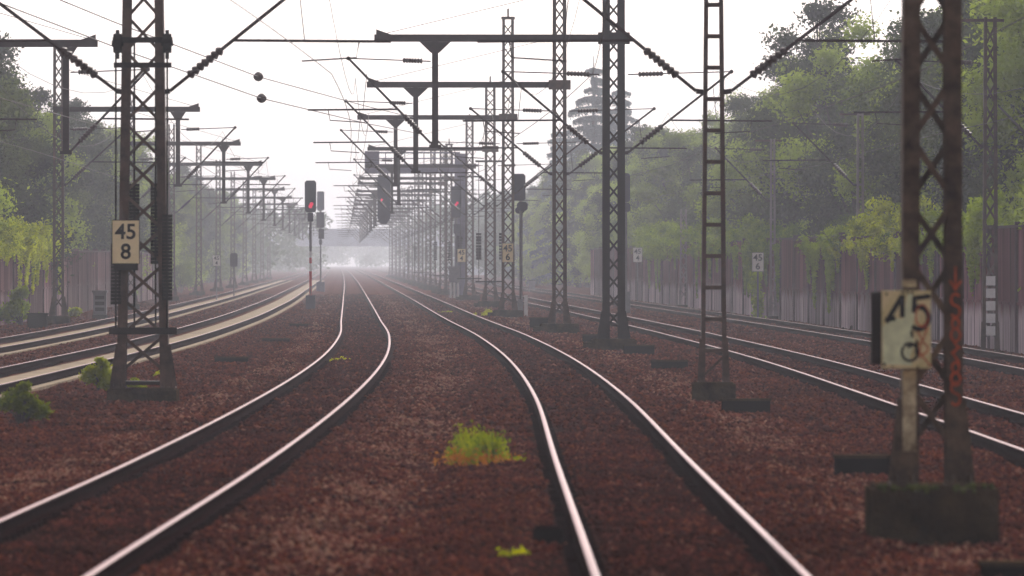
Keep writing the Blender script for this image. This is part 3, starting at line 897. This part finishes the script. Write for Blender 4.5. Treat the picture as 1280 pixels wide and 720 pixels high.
sig_head(t, 4.75, .58, 1.62, [(0, .30), (.06, .42)], r=.10)
MB().box(-.14, .14, -.02, .12, 4.28, 4.73).build('number_box', 'signal_black', t)
MB().tube([(0, .1, -.2), (0, .1, 1.0)], .07).build('pole', 'pole_grey', t)
for i, (z0, z1, mm) in enumerate(((.5, 1.75, 'pole_red'), (1.75, 2.15, 'pole_white'), (2.15, 2.45, 'pole_red'), (2.45, 2.75, 'pole_white'), (2.75, 4.4, 'pole_grey'))):
    MB().tube([(0, .1, z0), (0, .1, z1)], .066, 8).build('pole_band', mm, t)
MB().box(-.24, .24, -.12, .35, -.2, .52).build('base_box', 'signal_black', t)
MB().box(-.05, .05, -.3, -.02, 4.0, 4.1).box(-.30, -.25, -.05, .1, 4.4, 4.85).build('ladder_bracket', 'pole_grey', t)
t = thing('light_signal', (-15.3, 571, 0), 'grey signal seen from the back, three panels on one pole beside the red-lamp signal', 'signal', SGR)
for (z, w, h, x, mm) in ((6.35, .58, 1.50, 0, 'signal_grey'), (4.95, .62, 1.25, -.02, 'signal_black'), (4.05, .45, .82, .06, 'signal_black')):
    MB().prism([(px + x, pz + z) for px, pz in octo(w, h, .05)], -.05, .1).build('signal_head', mm, t)
MB().tube([(0, .15, -.2), (0, .15, 6.5)], .07).build('pole', 'pole_grey', t)
MB().box(-.12, .12, -.06, .1, 3.6, 4.0).build('number_box', 'signal_black', t)
MB().box(-.33, .33, -.3, .3, -.2, .62).build('base_box', 'signal_grey', t)
# gantry with hanging signal
GY = 480.0
gx = lambda px: (px - 640) * GY / F_PX
gz = lambda py: CAM_H + (Y_H - py) * GY / F_PX
t = thing('signal_gantry', (gx(576), GY, 0), 'grey signal gantry with a one-sided beam reaching left over two tracks', 'gantry')
c0 = gx(576)
MB().box(-.42, .42, -.4, .4, -.3, gz(192)).build('column', 'gantry_steel', t)
MB().box(gx(456) - c0, .42, -.425, .425, gz(217), gz(205)).build('beam', 'gantry_steel', t)
b = MB()
for px in range(458, 570, 12): b.box(gx(px) - c0 - .03, gx(px) - c0 + .03, -.4, -.34, gz(205), gz(191))
b.box(gx(458) - c0, gx(575) - c0, -.42, -.36, gz(192), gz(190)); b.box(gx(458) - c0, gx(575) - c0, -.42, -.36, gz(199), gz(197.5))
b.build('railing', 'gantry_steel', t)
MB().box(gx(456) - c0, gx(474) - c0, -.35, .5, gz(205) + .004, gz(189)).build('service_platform', 'gantry_steel', t)
t = thing('light_signal', (gx(480), GY - .55, gz(280)), 'tall dark signal with red lamp hanging below the gantry beam', 'signal', SGR)
sig_head(t, 0.30, .88, gz(223) - gz(277), [(-.2, 1.18), (-.14, 1.32)], r=.08)
MB().prism([(-.40, .34), (-.2, .0), (.2, .0), (.40, .34)], -.02, .12).build('cage_foot', 'signal_black', t)
MB().box(-.3, -.2, 0, .1, 3.2, 3.9).box(.2, .3, 0, .1, 3.2, 3.9).build('hanger', 'gantry_steel', t)
# signal in front of the gantry column
t = thing('light_signal', (gx(570.5), GY - .9, 0), 'dark signal with red lamp on the post in front of the gantry column', 'signal', SGR)
sig_head(t, gz(272), .66, gz(233) - gz(272), [(-.02, .86), (.07, .98)], r=.09)
MB().box(-.18, .30, -.05, .12, gz(292), gz(280)).build('number_box', 'signal_black', t)
MB().box(.0, .36, -.05, .12, gz(318), gz(295)).build('number_box', 'signal_black', t)
MB().tube([(0, .15, -.2), (0, .15, gz(260))], .08).build('pole', 'pole_grey', t)
t = thing('relay_cabinet', (gx(570.5) - .1, GY - 5, -.1), 'pale grey equipment cabinet on legs at the foot of the gantry', 'cabinet')
MB().box(-.36, .36, -.25, .25, .95, 1.95).build('body', 'cabinet_grey', t)
MB().box(-.42, .42, -.31, .31, 1.952, 2.03).build('lid', 'cabinet_grey', t)
for s in (-.25, .0, .25): MB().box(s - .06, s + .06, -.15, .15, -.2, .95).build('leg', 'pole_white', t)
# double-headed signal beside the 45 6 mast, seen obliquely from behind
t = thing('light_signal', (.40, 318, 0), 'double-headed dark signal beside the mast with the cream 45 6 sign', 'signal', SGR)
sig_head(t, 4.95, .60, 1.20, m='signal_black', x=-.10)
sig_head(t, 4.50, .48, .40, m='signal_black', x=.06)
sig_head(t, 4.38, .42, .30, m='signal_black', x=-.05, y=.2)
MB().tube([(0, .1, -.2), (0, .1, 5.4)], .085).build('pole', 'pole_grey', t)
MB().box(-.16, .10, -.25, .2, -.2, .55).build('base_box', 'cabinet_grey', t)
MB().box(.14, .30, -.15, .1, -.2, .75).build('base_post', 'pole_white', t)
t = thing('light_signal', (5.28, 332, 0), 'violet-black double-headed signal half hidden by the heavy dark flared mast', 'signal', SGR)
sig_head(t, 5.0, .50, 1.35, x=-.04)
sig_head(t, 4.55, .40, .42, x=.03)
MB().tube([(0, .1, -.2), (0, .1, 5.4)], .085).build('pole', 'pole_grey', t)
MB().box(-.22, .22, -.2, .2, -.2, .85).box(-.07, .07, -.1, .1, .85, 1.15).build('base_box', 'cabinet_grey', t)
t = thing('light_signal', (1.75, 1040, 0), 'faint pair of red lamps on a far misty signal right of the 45 6 mast', 'signal', SGR)
sig_head(t, 6.3, 1.3, 2.2, [(-.33, .9), (.3, .9)], m='signal_grey', lm='lamp_red_faint', r=.26)
MB().tube([(0, .1, -.2), (0, .1, 6.5)], .1).build('pole', 'pole_grey', t)
t = thing('light_signal', (-18.3, 470, 0), 'low dark shunting box signal in the mist by the left wall', 'signal', SGR)
sig_head(t, 1.9, .5, .9); MB().tube([(0, .1, -.2), (0, .1, 2)], .06).build('pole', 'pole_grey', t)

# ------------------------------------------------------------------ low blocks, cabinets, boxes on the ground
def at(px, py, z=GZ):
    Y = (CAM_H - z) * F_PX / (py - Y_H)
    return (px - 640) * Y / F_PX, Y
BG = 'low dark cable blocks beside the masts'
for (xa, xb, ya, yb, lab) in (
        (1045, 1118, 567, 597, 'low black block just left of the worn sign mast'),
        (903, 963, 497, 516, 'low black block just right of the ladder mast foot'),
        (815, 860, 449, 462, 'low black block midway between ladder mast and heavy dark mast'),
        (780, 818, 430, 444, 'low black block touching the heavy dark mast foundation'),
        (662, 690, 396, 411, 'low dark block left of the stepped mast foot'),
        (728, 748, 417, 429, 'small dark block left of the heavy dark mast foot'),
        (1228, 1300, 700, 724, 'low black block in the bottom right corner'),
        (268, 310, 445, 453, 'flat black slab on the ballast right of the 45 8 mast'),
        (328, 362, 422, 428, 'flat dark slab farther up the ballast from the 45 8 mast'),
        (362, 386, 404, 408.5, 'thin dark slab on the ballast near the red and white signal')):
    x0, Y = at(xa, yb); x1, _ = at(xb, yb)
    h = (yb - ya) * Y / F_PX
    t = thing('cable_block', ((x0 + x1) / 2, Y, GZ), lab, 'block', BG, random.uniform(-.03, .03))
    w = x1 - x0
    hh = max(.07, h - .02)
    MB().box(-w / 2, w / 2, 0, .45, -.1, hh - .035).build('body', 'trough_black', t)
    MB().box(-w / 2 - .015, w / 2 + .015, -.015, .465, hh - .033, hh).build('lid', 'block_concrete', t)
x0, Y = at(685, 682)
t = thing('track_box', (x0, Y, GZ), 'small black box beside the shiny rail near the bottom edge', 'box')
MB().box(-.13, .13, -.12, .2, 0, .14).build('body', 'trough_black', t); MB().box(-.10, .10, -.09, .17, .142, .17).build('lid', 'rail_rust', t); MB().tube([(-.12, 0, .03), (-.35, .05, .02), (-.5, .0, .02)], .02).build('cable', 'trough_black', t)
t = thing('equipment_cabinet', (-16.9, 293, GZ), 'grey ribbed cabinet standing in front of the wall right of the ivy', 'cabinet')
MB().box(-.27, .27, -.2, .2, .25, 1.15).build('body', 'cabinet_grey', t); MB().box(-.32, .32, -.25, .25, 1.153, 1.25).build('lid', 'cabinet_grey', t)
MB().box(-.3, .3, -.3, .3, -.1, .246).build('plinth', 'trough_black', t)
b = MB()
for k in range(3): b.box(-.19, .19, -.212, -.203, .40 + k * .24, .55 + k * .24)
b.build('louvre_panel', 'trough_black', t)
x0, Y = at(47, 411)
t = thing('ballast_bin', (x0, Y, GZ), 'squat black bin beside the bush at the foot of the ivy wall', 'bin')
MB().box(-.35, .35, -.3, .3, 0, .50).build('body', 'trough_black', t); MB().box(-.38, .38, -.33, .33, .503, .57).build('lid', 'trough_black', t)
x0, Y = at(665, 365)
t = thing('equipment_cabinet', (x0, Y, GZ), 'small dark cabinet on the ballast right of the double-headed signal', 'cabinet')
MB().box(-.25, .25, -.2, .2, 0, .9).build('body', 'cabinet_grey', t); MB().box(-.28, .28, -.23, .23, .903, .97).build('lid', 'trough_black', t)

# ------------------------------------------------------------------ walls
def barrier(f, y0, y1, step, h, label, m, side):
    t = thing('noise_wall', (0, 0, 0), label, 'wall')
    y = y0
    while y < y1:
        xa, xb = float(f(y)), float(f(y + step))
        a, b_ = Vector((xa, y, 0)), Vector((xb, y + step, 0))
        d = (b_ - a).normalized()
        n = Vector((-d.y, d.x, 0)) * side            # towards the tracks
        hh = h + random.uniform(-.06, .06)
        mb = MB()
        mb.bar(a + d * .14 + Vector((0, 0, hh / 2 - .2)), b_ - d * .14 + Vector((0, 0, hh / 2 - .2)), .14, hh + .2, up=(0, 0, 1))
        mb.bar(a + d * .14 + n * .085 + Vector((0, 0, 1.12)), b_ - d * .14 + n * .085 + Vector((0, 0, 1.12)), .05, .07, up=(0, 0, 1))
        mb.build('wall_panel', m, t)
        cp = MB(); cp.bar(a + d * .14 + Vector((0, 0, hh - .06)), b_ - d * .14 + Vector((0, 0, hh - .06)), .24, .07, up=(0, 0, 1)); cp.build('coping', 'barrier_post', t)
        p = MB()
        q = a - n * .0
        p.bar(q + Vector((0, 0, -.4)), q + Vector((0, 0, hh + .06)), .26, .24, up=d)
        p.build('wall_post', 'barrier_post', t)
        y += step
    return t
mat('barrier_post', (0.06, 0.028, 0.035), .85, 0, .35, 2.0)
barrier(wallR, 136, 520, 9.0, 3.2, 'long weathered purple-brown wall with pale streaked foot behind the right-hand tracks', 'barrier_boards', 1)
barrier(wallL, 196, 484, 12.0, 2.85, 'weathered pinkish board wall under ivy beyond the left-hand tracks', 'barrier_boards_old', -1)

# ------------------------------------------------------------------ foliage
def leaf_cloud(C, size, rng, mi=None, flat=0.0):
    n = len(C)
    a = rng.normal(size=(n, 3)); a[:, 2] *= (1 - flat)
    a /= np.linalg.norm(a, axis=1, keepdims=True)
    r = rng.normal(size=(n, 3))
    b = np.cross(a, r); b /= np.linalg.norm(b, axis=1, keepdims=True)
    s = size * (.6 + .8 * rng.random((n, 1)))
    V = np.stack([C - a * s, C + b * s * .5, C + a * s, C - b * s * .5], 1).reshape(-1, 3)
    Fq = np.arange(n * 4).reshape(n, 4)
    return V, Fq
def blob_pts(blobs, per, rng, power=.45):
    out = []
    for (c, r) in blobs:
        n = int(per * r * r)
        v = rng.normal(size=(n, 3)); v /= np.linalg.norm(v, axis=1, keepdims=True)
        rad = r * rng.random((n, 1)) ** power * (1 + .22 * rng.normal(size=(n, 1)))
        out.append(np.array(c) + v * rad * np.array([1, 1, .8]))
    return np.concatenate(out)
def broadleaf(seed, H, W, lm, nb=34, per=1150, size=.085, low=.10):
    rng = np.random.default_rng(seed)
    root = link('broadleaf_tree', None)
    blobs = []
    while len(blobs) < nb:
        u = rng.random()
        z = H * (low + (1 - low) * u)
        prof = math.sin(math.pi * (0.12 + .86 * u) ** .8) ** .6
        a = rng.random() * 6.283
        r = rng.random() ** .5 * W * prof * .8
        br = (W * .22 + W * .18 * rng.random()) * (1.1 - .45 * u)
        blobs.append(((r * math.cos(a), r * math.sin(a), min(z, H - br * .7)), br))
    V, Fq = leaf_cloud(blob_pts(blobs, per, rng), size, rng, flat=.2)
    np_mesh('crown', V, Fq, lm, root)
    tb = MB()
    tb.tube([(0, 0, -.3), (.05, 0, H * .25), (-.1, .1, H * .5), (.05, .05, H * .8)], [.24, .19, .13, .05], 8)
    for (c, r) in blobs[::2]:
        z = max(.8, c[2] * .55)
        tb.tube([(0, 0, z), (c[0] * .5, c[1] * .5, (z + c[2]) / 2 + .1), c], [.08, .05, .02], 5)
    tb.build('trunk', 'bark', root)
    return root
def conifer(seed, H, W):
    rng = np.random.default_rng(seed)
    root = link('conifer_tree', None)
    pts = []
    tb = MB()
    tb.tube([(0, 0, -.3), (0, 0, H * .6), (0, 0, H)], [.3, .16, .03], 8)
    z = H * .06
    while z < H * .98:
        L = W * (1 - z / H) ** .75 + .2
        for k in range(9):
            a = rng.random() * 6.283
            l = L * (.45 + .75 * rng.random())
            n = int(170 * l) + 40
            u = rng.random(n) ** .7
            droop = -.22 * l * u ** 2 + .06 * l
            x = u * l
            side = rng.normal(size=n) * .22 * (1.1 - u) * l * .55
            pts.append(np.stack([np.cos(a) * x - np.sin(a) * side, np.sin(a) * x + np.cos(a) * side, z + droop - np.abs(rng.normal(size=n)) * .22], -1))
            tb.tube([(0, 0, z), (math.cos(a) * l * .9, math.sin(a) * l * .9, z - .1 * l)], [.05, .012], 4)
        z += H * .042
    V, Fq = leaf_cloud(np.concatenate(pts), .10, rng, flat=.3)
    np_mesh('crown', V, Fq, 'leaf_conifer', root)
    tb.build('trunk', 'bark', root)
    return root
def shrub(seed, H, W, lm, per=700, size=.11, name='shrub', nb=12):
    rng = np.random.default_rng(seed)
    root = link(name, None)
    blobs = []
    for i in range(nb):
        a = rng.random() * 6.283; u = rng.random()
        r = rng.random() ** .6 * W * .72 * math.sqrt(max(0.05, 1 - u ** 1.6))
        br = W * (.22 + .18 * rng.random()) * (1.1 - .35 * u)
        blobs.append(((r * math.cos(a), r * math.sin(a), br * .6 + (H - br * 1.3) * u), br))
    V, Fq = leaf_cloud(blob_pts(blobs, per / (W * W) * 1.0, rng), size, rng)
    V[:, 2] = np.maximum(V[:, 2], -.02)
    np_mesh('foliage', V, Fq, lm, root)
    tb = MB()
    for (c, r) in blobs: tb.tube([(0, 0, -.1), (c[0] * .4, c[1] * .4, c[2] * .5), c], [.025, .016, .006], 4)
    tb.build('stem', 'bark', root)
    return root
TV = [broadleaf(21, 11, 3.6, 'leaf_tree'), broadleaf(22, 12, 3.2, 'leaf_tree', nb=30), broadleaf(23, 10, 3.9, 'leaf_tree', nb=40), broadleaf(24, 11.5, 3.4, 'leaf_dark', nb=36), broadleaf(25, 10.5, 3.8, 'leaf_dark', nb=42)]
CV = conifer(31, 17, 5.2)
SV = [shrub(41, 2.6, 2.0, 'leaf_bush', 4200, .075), shrub(42, 3.0, 2.2, 'leaf_tree', 4200, .08), shrub(43, 2.2, 1.9, 'leaf_ivy', 3400, .075)]
used = set()
def put(proto, x, y, z, s, rz, label, cat, group=None, sz=None):
    o = proto if proto.name not in used else copy_tree(proto)
    used.add(proto.name)
    used.add(o.name)
    o.location = (x, y, z); o.scale = (s, s, sz or s); o.rotation_euler = (0, 0, rz)
    return tag(o, label, cat, group)
rr = random.Random(5)
# right-hand bank
GR = 'leafy trees behind the purple-brown wall'
y = 150.0; i = 0
while y < 1000:
    for row, (dx, hs) in enumerate(((4.0, .95), (8.8, 1.06))):
        yy = y + rr.uniform(-2, 2) + row * 2.5
        x = float(wallR(yy)) + dx + rr.uniform(-.8, .8)
        if row == 0 and 278 < yy < 302: x += 2.0
        v = TV[rr.choice([0, 1, 2, 3, 3, 4])] if row == 0 else TV[rr.choice([0, 1, 2, 3])]
        s = hs * rr.uniform(.82, 1.12)
        lab = ('dark leafy tree rising right behind the near end of the purple-brown wall' if yy < 215 else
               'leafy green tree behind the wall near the slim pale ladder mast' if yy < 300 else
               'hazy green tree behind the wall between ladder mast and heavy dark mast' if yy < 520 else
               'pale tree fading into the mist beyond the end of the right-hand wall')
        s *= 1.14 if 215 < yy < 340 else 1.0
        put(v, x, yy, 0.2, s, rr.uniform(0, 6.28), lab, 'tree', GR)
    y += 6.5 + (y - 150) * .012
for (px, Y, h, lab) in ((742, 700, 22.4, 'tall bluish conifer behind the heavy dark mast'), (775, 720, 20.6, 'second bluish conifer, merging with the tall one on its right side'), (700, 760, 17.0, 'smaller bluish conifer at the left foot of the tall one')):
    put(CV, (px - 640) * Y / F_PX, Y, 0, h / 17, rr.uniform(0, 6), lab, 'tree', 'bluish conifers')
y = 150.0; i = 0
while y < 480:
    x = float(wallR(y)) + rr.uniform(2.2, 2.9)
    put(SV[rr.choice([0, 1, 1, 1, 2])], x, y, rr.uniform(1.6, 2.2), rr.uniform(.6, .85), rr.uniform(0, 6.28), 'green shrub spilling over the top of the purple-brown wall', 'shrub', 'shrubs along the top of the purple-brown wall')
    y += rr.uniform(3.0, 5.5)
# left-hand bank
GL = 'leafy trees behind the ivy-covered wall'
y = 205.0
while y < 1000:
    for row, (dx, hs) in enumerate(((-3.2, .92), (-8.0, 1.05))):
        yy = y + rr.uniform(-2, 2) + row * 2.5
        x = float(wallL(yy)) + dx + rr.uniform(-.8, .8)
        v = TV[rr.choice([3, 4, 3, 4, 0])] if yy < 420 else TV[rr.choice([0, 1, 2, 3, 4])]
        lab = ('dark shadowy tree behind the ivy-covered wall on the left' if yy < 420 else 'pale bluish tree fading into the mist along the left-hand tracks')
        put(v, x, yy, 0.2, hs * rr.uniform(.8, 1.1) * (1.25 if yy < 330 else 1.0), rr.uniform(0, 6.28), lab, 'tree', GL)
    y += 6.5 + (y - 205) * .012
# shrubs along the left track beyond the wall
for (px, py, s, lab) in ((228, 372, .7, 'pale green shrub in the mist right of the 45 8 mast'), (262, 366, .8, 'pale misty shrub farther along the left-hand track'), (250, 360, 1.0, 'tall misty shrub by the left-hand trees'), (205, 378, .5, 'low shrub at the foot of the wall behind the 45 8 mast')):
    x, Y = at(px, py)
    put(SV[1], x - 2.2, Y, GZ, s, rr.uniform(0, 6), lab, 'shrub')
# ivy on the wall on the left
def ivy_clump(f, y0, y1, top, rise, depth, label, seed, side, lm='leaf_ivy', n=26, drapes=10, size=.07, drop=1.0, edge=.0):
    """creepers over a wall: a ragged heap on the coping and uneven curtains hanging from it"""
    rng = np.random.default_rng(seed)
    root = thing('ivy', (float(f((y0 + y1) / 2)), (y0 + y1) / 2, 0), label, 'ivy', 'ivy and creepers hanging over the walls')
    blobs = []
    for i in range(n):
        yy = y0 + (y1 - y0) * rng.random()
        r = rng.uniform(.22, .62) * depth
        blobs.append(((float(f(yy)) + side * rng.uniform(-.7, .45) * depth, yy, top - .25 + rise * rng.random() ** 1.6), r))
    C = [blob_pts(blobs, 1500, rng, .6)]
    tb = MB()
    for k in range(drapes):
        yy = y0 + (y1 - y0) * rng.random()
        L = min(top - .1, drop * top * (.15 + .75 * rng.random() ** 1.8))
        wd = rng.uniform(.2, .7)
        m = int(420 * L * (wd + .25))
        u = rng.random(m) ** 1.25
        sway = .12 * np.sin(u * 5 + k)
        C.append(np.stack([f(yy) + side * (.16 + .12 * rng.random(m) * (1.3 - u)), yy + sway + rng.normal(size=m) * wd * (1.1 - u) * 1.6, top - L * u + rng.normal(size=m) * .05], -1))
        x_ = float(f(yy)) + side * .15
        tb.tube([(x_ - root.location.x, yy - root.location.y, top - L * .9), (x_ - root.location.x, yy + .1 - root.location.y, top - L * .4), (x_ - root.location.x, yy - root.location.y, top + .1)], [.008, .014, .02], 4)
    C = np.concatenate(C) - np.array(root.location)
    V, Fq = leaf_cloud(C, size, rng)
    fo = np_mesh('foliage', V, Fq, lm, root)
    tb.build('stem', 'bark', root)
    tag(root.children[-1], None, None, None, 'stuff')
    return root
ivy_clump(wallL, 218, 256, 2.85, 1.35, 1.1, 'bright green ivy heap at the left edge of the picture', 1, 1, n=50, drapes=10, drop=.8)
ivy_clump(wallL, 254, 292, 2.85, 1.1, 1.0, 'yellow-green ivy heap with long strands in the middle of the wall', 2, 1, n=46, drapes=6)
ivy_clump(wallL, 288, 324, 2.8, 1.2, 1.0, 'drooping ivy at the right end of the overgrown wall', 3, 1, n=44, drapes=7, drop=.8)
ivy_clump(wallR, 296, 318, 2.9, 1.0, .7, 'ivy hanging over the wall around the white 45 6 sign', 4, -1, lm='leaf_bush', n=40, drapes=14)
ivy_clump(wallR, 240, 262, 2.95, 1.0, .8, 'bright yellow-green creeper on the wall top left of the worn sign mast', 5, -1, n=24, drapes=6, drop=.6)
ivy_clump(wallR, 262, 280, 2.9, .8, .8, 'reddish-green creeper hanging down the dark wall section', 6, -1, lm='leaf_bush', n=18, drapes=12)
ivy_clump(wallR, 226, 242, 2.95, 1.4, 1.0, 'leafy bright growth on the wall behind the worn sign', 7, -1, n=26, drapes=6, drop=.7)
ivy_clump(wallR, 196, 224, 3.0, 1.2, 1.0, 'green creeper over the wall behind the sprayed mast leg', 8, -1, lm='leaf_bush', n=34, drapes=9, drop=.6)
ivy_clump(wallR, 315, 372, 2.9, 1.4, 1.0, 'hazy creeper on the wall between ladder mast and heavy dark mast', 10, -1, lm='leaf_bush', n=50, drapes=14)
ivy_clump(wallR, 378, 440, 2.9, 1.5, 1.1, 'pale creeper on the misty part of the wall', 9, -1, lm='leaf_bush', n=50, drapes=12)
# ivy column around the post of the 45 6 sign
rng = np.random.default_rng(77)
t = thing('ivy', (10.05, 292.35, GZ), 'ivy column wrapped round the post below the white 45 6 sign', 'ivy', 'ivy and creepers hanging over the walls')
n = 900
zc = rng.random(n) * 2.0
C = np.stack([rng.normal(size=n) * .10 + .05 * np.sin(zc * 3), .12 + rng.normal(size=n) * .1, zc], -1)
V, Fq = leaf_cloud(C, .075, rng)
np_mesh('foliage', V, Fq, 'leaf_bush', t)

# bushes and weeds on the ballast
bush = shrub(51, .62, .40, 'leaf_tuft', 2600, .035, 'bush', 20)
for (px, py, s, sz, lab) in ((28, 528, 1.0, 1.0, 'round green bush on the ballast at the left edge'), (128, 490, .98, 1.05, 'green bush left of the foot of the 45 8 mast'), (170, 499, .62, .62, 'small green bush in front of the 45 8 mast foot')):
    x, Y = at(px, py)
    put(bush, x, Y - .2, GZ, s * 1.2, rr.uniform(0, 6), lab, 'bush', 'small bushes on the ballast', sz)
x, Y = at(40, 408)
put(shrub(52, 1.5, 1.05, 'leaf_bush', 2400, .09, 'bush', 14), x - .5, Y + 2, GZ, 1, 0, 'large bush leaning over the black bin at the ivy wall', 'bush')
x, Y = at(85, 398)
put(shrub(53, .6, .7, 'leaf_ivy', 900, .09, 'bush', 8), x, Y + 4, GZ, .8, 0, 'low yellow-green plant below the hanging ivy strands', 'bush')
def weed(name, px, py, w, h, n, dry, label, seed, deep=.5):
    rng = np.random.default_rng(seed)
    x, Y = at(px, py)
    t = thing(name, (x, Y, GZ), label, 'weed', 'weeds growing in the ballast')
    k = max(4, n // 26)
    cx = rng.normal(size=k) * w * .26; cy = rng.normal(size=k) * deep
    ch = h * (.35 + .65 * rng.random(k)) * np.exp(-(cx / (w * .6)) ** 2)
    V, Fs, L = [], [], []
    for i in range(n):
        j = rng.integers(k)
        bx, by = cx[j] + rng.normal() * .05, cy[j] + rng.normal() * .06
        hh = ch[j] * (.5 + .6 * rng.random())
        a = rng.random() * 6.283; le = hh * rng.uniform(.05, .45)
        dx, dy = le * math.cos(a), le * math.sin(a)
        wd = .004 + .005 * rng.random()
        o = len(V)
        V += [(bx - wd, by, -.02), (bx + wd, by, -.02), (bx + dx * .4 + wd, by + dy * .4, hh * .6), (bx + dx * .4 - wd, by + dy * .4, hh * .6), (bx + dx + wd * .3, by + dy, hh), (bx + dx - wd * .3, by + dy, hh * .98)]
        Fs += [(o, o + 1, o + 2, o + 3), (o + 3, o + 2, o + 4, o + 5)]
        for q in range(5):
            u = .25 + .8 * rng.random()
            L.append((bx + dx * u * u + rng.normal() * .03, by + dy * u * u + rng.normal() * .03, max(.01, hh * u + rng.normal() * .02)))
    np_mesh('stalks', np.array(V), np.array(Fs), 'leaf_weed', t)
    Vl, Fq = leaf_cloud(np.array(L), .026, rng)
    np_mesh('leaves', Vl, Fq, 'leaf_weed', t)
    if dry:
        c = rng.normal(size=(dry, 3)) * np.array([w * .30, deep * 1.1, .045]) + np.array([-.05, -deep * 1.5, .12])
        c[:, 2] = np.maximum(c[:, 2], .06)
        V, Fq = leaf_cloud(c, .024, rng)
        np_mesh('dry_leaves', V, Fq, 'leaf_dry', t)
weed('weed_clump', 600, 583, .62, .58, 420, 800, 'yellow-green weed clump with orange dry leaves between the two bending tracks', 61)
weed('weed_clump', 645, 697, .07, .07, 30, 0, 'tiny yellow-green sprout near the bottom edge', 62, .06)
weed('weed_clump', 605, 396, .9, .40, 260, 0, 'green grass tuft at the foot of the 45 6 mast', 63)
weed('weed_clump', 558, 392, .8, .2, 120, 0, 'faint low grass between the far rails', 64)
weed('weed_clump', 424, 452, .35, .12, 60, 0, 'sparse weeds between the rails of the S-bending track', 65)
weed('weed_clump', 205, 470, .3, .12, 60, 0, 'low weed on the ballast right of the 45 8 mast foot', 66)

# ------------------------------------------------------------------ far end: bridge and woods
BY = 1300.0
bx = lambda px: (px - 640) * BY / F_PX
bz = lambda py: CAM_H + (Y_H - py) * BY / F_PX
t = thing('road_bridge', (bx(475), BY, 0), 'long misty bridge crossing all tracks in the far distance', 'bridge')
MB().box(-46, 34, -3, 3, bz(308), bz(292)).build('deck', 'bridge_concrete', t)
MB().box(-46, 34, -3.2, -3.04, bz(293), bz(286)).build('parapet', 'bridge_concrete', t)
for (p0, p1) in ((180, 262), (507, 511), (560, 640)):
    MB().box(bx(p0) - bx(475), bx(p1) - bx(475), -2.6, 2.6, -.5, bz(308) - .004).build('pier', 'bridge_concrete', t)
def far_wood(name, pts, label, seed, H=11):
    rng = np.random.default_rng(seed)
    blobs = []
    for (x, y) in pts:
        for k in range(9):
            blobs.append(((x + rng.normal() * 5, y + rng.normal() * 6, H * (.15 + .7 * rng.random()) ), 2.2 + 1.6 * rng.random()))
    V, Fq = leaf_cloud(blob_pts(blobs, 14, rng), .55, rng)
    o = np_mesh(name, V, Fq, 'leaf_far')
    return tag(o, label, None, None, 'stuff')
pl = [(float(wallL(y)) - rr.uniform(3, 26), y) for y in np.arange(960, 2300, 16)]
pr = [(float(wallR(y)) + rr.uniform(3, 40), y) for y in np.arange(960, 2300, 14)]
far_wood('far_woods', pl, 'pale far-off woods fading into mist beyond the left-hand trees', 71, 12)
far_wood('far_woods', pr, 'pale far-off woods fading into mist beyond the right-hand trees', 72, 14)
pb = [(rr.uniform(-220, 140), rr.uniform(2300, 2700)) for _ in range(130)]
far_wood('far_woods', pb, 'faint woods closing the view beyond the bridge', 73, 13)
